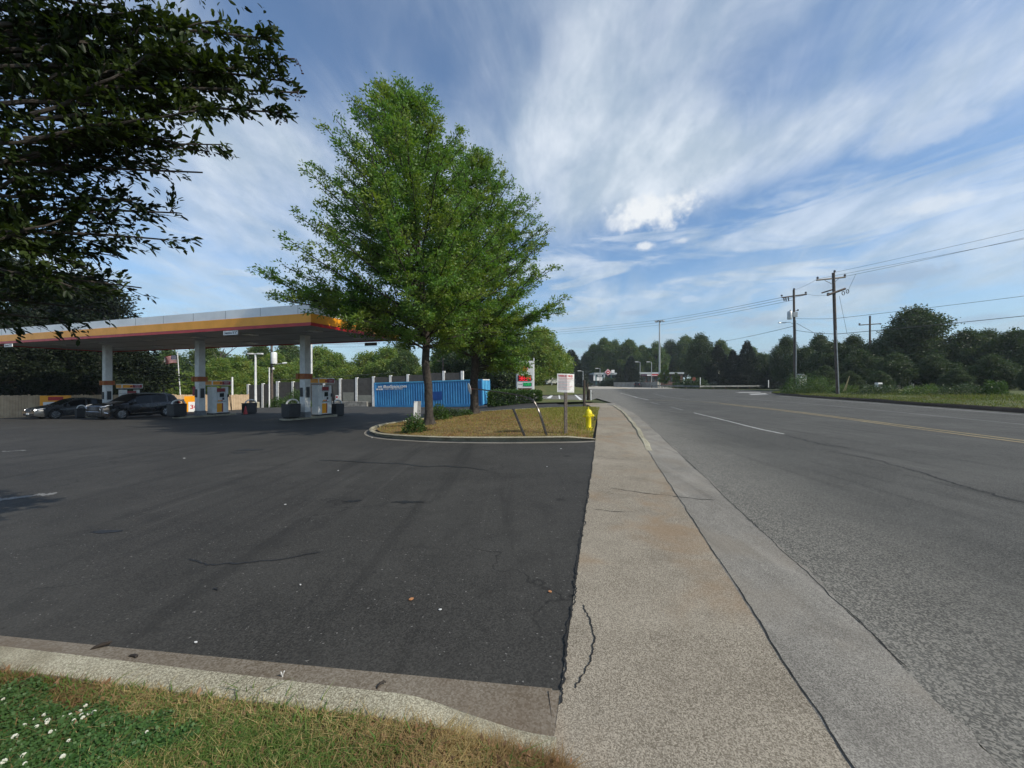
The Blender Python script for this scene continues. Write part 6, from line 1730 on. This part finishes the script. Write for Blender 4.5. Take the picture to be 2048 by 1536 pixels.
# small house corner and globe lamp between the poles
g = ray(1601, 765, 62); o = MB().box((0, 0, 0), (1.2, 1.0, 2.2)).build('white_shed', WHT2); o.location = (g.x, g.y, 1.4)
MB().prism([(-.75, 1.1), (.75, 1.1), (0, 1.6)], -.7, .7, lambda a, b, h: (a, h, b)).build('shed_roof', GRY, o); tag(o, 'bit of a white shed gable showing through the leaves behind the thinner pole', 'shed')
t, h = pole_from(1602, 755, 775, 49, .035, DGR, 'garden_lamp', 'small white globe lamp on a thin post right of the thinner pole', 'lamp'); MB().lathe([(0, -.12), (.10, -.08), (.14, 0), (.10, .08), (0, .12)], (0, 0, h), 10).build('globe', WHT2, t, smooth=True)

# ------------------------------------------------------------------ high mast
t, h = pole_from(1319, 641, 771, 125, .30, GALV, 'high_mast_light', 'very tall steel mast light with a ring of lamps in the distance', 'mast light')
MB().lathe([(.9, h - .25), (.9, h - .05), (.7, h - .05), (.7, h - .25)], n=16).build('lamp_ring', GALV, t)
for k in range(6): an = k * 1.047; MB().box((1.25 * math.cos(an), 1.25 * math.sin(an), h - .25), (.6, .5, .3), an).build('lamp_head', GALV, t)

# ------------------------------------------------------------------ guardrail and bridge parapet
gr_pts = [P(1304, 776), P(1400, 778.5), P(1500, 777.5), P(1588, 777)]
gpth = []
for a_, b_2 in zip(gr_pts[:-1], gr_pts[1:]):
    for k in range(8): gpth.append(a_.lerp(b_2, k / 8))
gpth.append(gr_pts[-1]); G0 = gpth[0]
gt = thing('guardrail', 'long galvanised guardrail on posts across the far side of the road', 'guardrail', (G0.x, G0.y, 0))
GALV2 = mat('weathered_rail', (.22, .23, .22), .6, .4, .2, 2)
V, Fc = sweep([p - Vector((G0.x, G0.y, 0)) for p in gpth], [(0, .48), (-.08, .55), (0, .62), (0, .68), (-.08, .76), (0, .84), (.02, .84), (.02, .48), (0, .48)])
MB().add(V, Fc).build('rail', GALV2, gt)
for p in gpth[::2]: MB().box((p.x - G0.x, p.y - G0.y + .15, .38), (.15, .2, .9)).build('guardrail_post', WOOD, gt)
pr0, pr1 = ray(1228, 0, 142), ray(1309, 0, 124)
Lp = (Vector((pr1.x, pr1.y, 0)) - Vector((pr0.x, pr0.y, 0))).length; rzp = math.atan2(pr1.y - pr0.y, pr1.x - pr0.x)
bp_ = thing('bridge_parapet', 'pale concrete bridge parapet with rows of openings beyond the oncoming car', 'parapet', (pr0.x, pr0.y, 0), rzp)
CON = mat('parapet_concrete', (.34, .32, .28), .9, 0, .15, .6)
MB().box((Lp / 2, 0, .25), (Lp, .4, .5)).build('parapet_base', CON, bp_); MB().box((Lp / 2, 0, 1.55), (Lp, .4, .28)).build('parapet_rail', CON, bp_)
for k in range(26): MB().box((Lp * (k + .5) / 26, 0, .95), (.75, .3, .94)).build('parapet_post', CON, bp_)
MB().box((Lp + .8, 0, .95), (1.6, .6, 1.9)).build('end_block', CON, bp_)

# ------------------------------------------------------------------ far stores
DKW = mat('dark_shop_front', (.035, .035, .045), .4, 0, .3, .5); ROOFB = mat('pale_roof_band', (.42, .46, .47), .6, 0, .1, .3); BRK = mat('dull_brick', (.13, .075, .06), .9, 0, .2, 1)
def store(px0, px1, yt, yb, d, name, label, depth=14):
    a = ray(px0, 0, d); b = ray(px1, 0, d); w = b.x - a.x; z1_ = ray(0, yt, d).z
    t = thing(name, label, 'building', ((a.x + b.x) / 2, d, 0)); hb = (yb - yt) / F * d
    MB().box((0, depth / 2 + .4, (z1_ - hb) / 2), (w * .97, depth, z1_ - hb)).build('wall', DKW if name == 'gas_station_store' else BRK, t)
    MB().box((0, depth / 2, z1_ - hb / 2), (w, depth + 1.2, hb)).build('roof_band', ROOFB, t)
    return t, w, z1_ - hb
t, w, hz_ = store(1188, 1246, 745.5, 749, 175, 'gas_station_store', 'low dark store with a round red emblem on a white diamond gable')
zq = lambda py, d=175: ray(0, py, d).z; xq = lambda px, d=175, c=(1188 + 1246) / 2: (px - c) / F * d
MB().box((xq(1198.5), -.1, zq(755)), (5.2, .3, 2.9)).build('canopy_front', WHT2, t); MB().box((xq(1199), -.3, zq(751.5)), (3.4, .2, .9)).build('shop_sign', DKW, t)
text_mesh('MARKET', .7, TXTW, 'shop_sign_text', t, face_M((xq(1199), -.42, zq(751.5)), (1, 0, 0), (0, 0, 1)), .01, width=2.9) if False else None
for k in range(3): MB().box((xq(1196 + k * 3), -.45, zq(751.5)), (.5, .05, .4)).build('sign_letter_block', TXTW, t)
dm = MB().prism([(-1.55, 0), (0, 1.5), (1.55, 0), (0, -1.5)], 0, .5, lambda a, b, h: (a + xq(1215), -.9 + h, b + zq(744.5))).build('diamond_gable', mat('pinkish_white', (.66, .45, .46), .6), t)
MB().prism([(.78 * math.cos(k * .314), .78 * math.sin(k * .314)) for k in range(20)], 0, .1, lambda a, b, h: (a + xq(1215), -1.0 + h, b + zq(744.8))).build('round_emblem', RED, dm)
MB().box((xq(1215), -1.03, zq(744.8)), (.62, .03, .5)).build('emblem_mark', TXTW, dm)
MB().box((xq(1225), -.6, zq(743)), (1.4, .5, 1.4)).build('side_gable', WHT2, t)
for x_ in (1192, 1206, 1222, 1235): MB().box((xq(x_), -.25, zq(758)), (.35, .35, 5.5)).build('pillar', mat('teal_pillar', (.03, .12, .13), .5), t)
for k in range(5): MB().box((xq(1226 + k * 4.5), .28, zq(757)), (.8, .1, 2.0)).build('window', SCR, t)
t, w, hz_ = store(1274, 1367, 744.5, 748, 165, 'strip_mall_store', 'long low brick store with a dark and red sign band beyond the bridge')
xq2 = lambda px: (px - (1274 + 1367) / 2) / F * 165; zq2 = lambda py: ray(0, py, 165).z
MB().box((xq2(1292), -.3, zq2(750)), (6.4, .5, .85)).build('dark_sign_band', mat('plum_band', (.07, .03, .06), .5), t)
MB().box((xq2(1310), -.32, zq2(750)), (4.0, .5, .85)).build('red_sign_band', RED, t); MB().box((xq2(1309), -.6, zq2(751)), (3.6, .04, .16)).build('white_stripe', TXTW, t)
MB().box((xq2(1297), -.6, zq2(750.3)), (1.7, .06, .5)).build('white_sign', TXTW, t)
for k in range(9): MB().box((xq2(1279 + k * 9.5), .28, zq2(758)), (1.4, .12, 2.0)).build('window', SCR, t)
# shop light poles
for px, yt, d, lb in ((1200, 737, 168, 'short street light beside the store with the diamond gable'), (1280, 724, 150, 'street light before the long far store, left one'), (1303, 724, 152, 'street light before the long far store, right one'), (1166, 742, 140, 'slim pale pole at the end of the road above the marker posts')):
    t, h = pole_from(px, yt, 768, d, .16, GALV, 'street_light', lb, 'street light')
    MB().tube([(0, 0, h - .1), (-1.2, 0, h + .1)], .09, 5).build('lamp_arm', GALV, t); MB().box((-1.4, 0, h + .05), (1.2, .4, .22)).build('lamp_head', WHT, t)
# vehicles and awning by the hill at the left
g = ray(1085, 759, 72); o = MB().box((0, 0, 0), (2.4, 3, .5)).build('white_awning', WHT2); o.location = (g.x, g.y, g.z); MB().box((-1.1, 0, -.9), (.12, .12, 1.8)).build('awning_post', WHT2, o); MB().box((1.1, 0, -.9), (.12, .12, 1.8)).build('awning_post', WHT2, o); tag(o, 'small white awning roof between the price sign and the towing notice', 'awning')
g = ray(1101, 766, 70); t = thing('parked_van', 'long white van half hidden behind the towing notice', 'van', (g.x, g.y, ray(0, 770, 70).z), R(4))
MB().prism([(-2.0, .3), (-2.0, 1.0), (-1.3, 1.15), (-1.0, 1.5), (2.0, 1.5), (2.1, .3)], -.9, .9, lambda a, b, h: (a, h, b)).build('body', WHT2, t, bevel=.06); MB().box((-1.0, 0, 1.2), (.6, 1.82, .3)).build('side_window', GLASS, t)
for x_ in (-1.3, 1.3): MB().lathe([(.33, -.95), (.33, .95), (0, .95)], (x_, 0, .33), 14, M=Matrix.Rotation(R(90), 3, 'X')).build('wheel', TYRE, t)
t, h = pole_from(1103.5, 740, 770, 66, .06, WHT, 'roadside_pole', 'thin white pole above the white van', 'pole')
# small things along the far verge
for px, yt, yb, d, m, lb in ((1400.5, 755, 770, 100, WHT2, 'thin white delineator before the dark trees'), (1537, 760, 775, 97, WHT2, 'white marker post behind the right end of the guardrail')):
    g = ray(px, yb, d); h = (yb - yt) / F * d; o = MB().box((0, 0, h / 2), (.16, .1, h)).build('delineator_post', m); o.location = g; tag(o, lb, 'post')
g = ray(1388, 758, 101); t = thing('round_warning_sign', 'faded orange round sign at the edge of the dark trees', 'sign', (g.x, g.y, 0)); MB().lathe([(0, -.02), (.5, -.02), (.5, .02), (0, .02)], (0, 0, g.z), 16, M=Matrix.Rotation(R(90), 3, 'X')).build('sign_face', mat('faded_orange', (.16, .04, .02), .7), t); MB().box((0, .05, g.z / 2), (.08, .05, g.z)).build('sign_post', STEEL, t)

# ------------------------------------------------------------------ air
hzm = D.materials.new('air_haze'); hzm.use_nodes = True; hn = hzm.node_tree; hn.nodes.clear()
pv = hn.nodes.new('ShaderNodeVolumePrincipled'); pv.inputs['Color'].default_value = (.80, .88, .95, 1); pv.inputs['Density'].default_value = 0.0003; pv.inputs['Anisotropy'].default_value = .2
ho = hn.nodes.new('ShaderNodeOutputMaterial'); hn.links.new(pv.outputs[0], ho.inputs['Volume'])
hb = MB().box((0, 380, 17), (2000, 1200, 50)).build('haze', hzm); hb['kind'] = 'stuff'
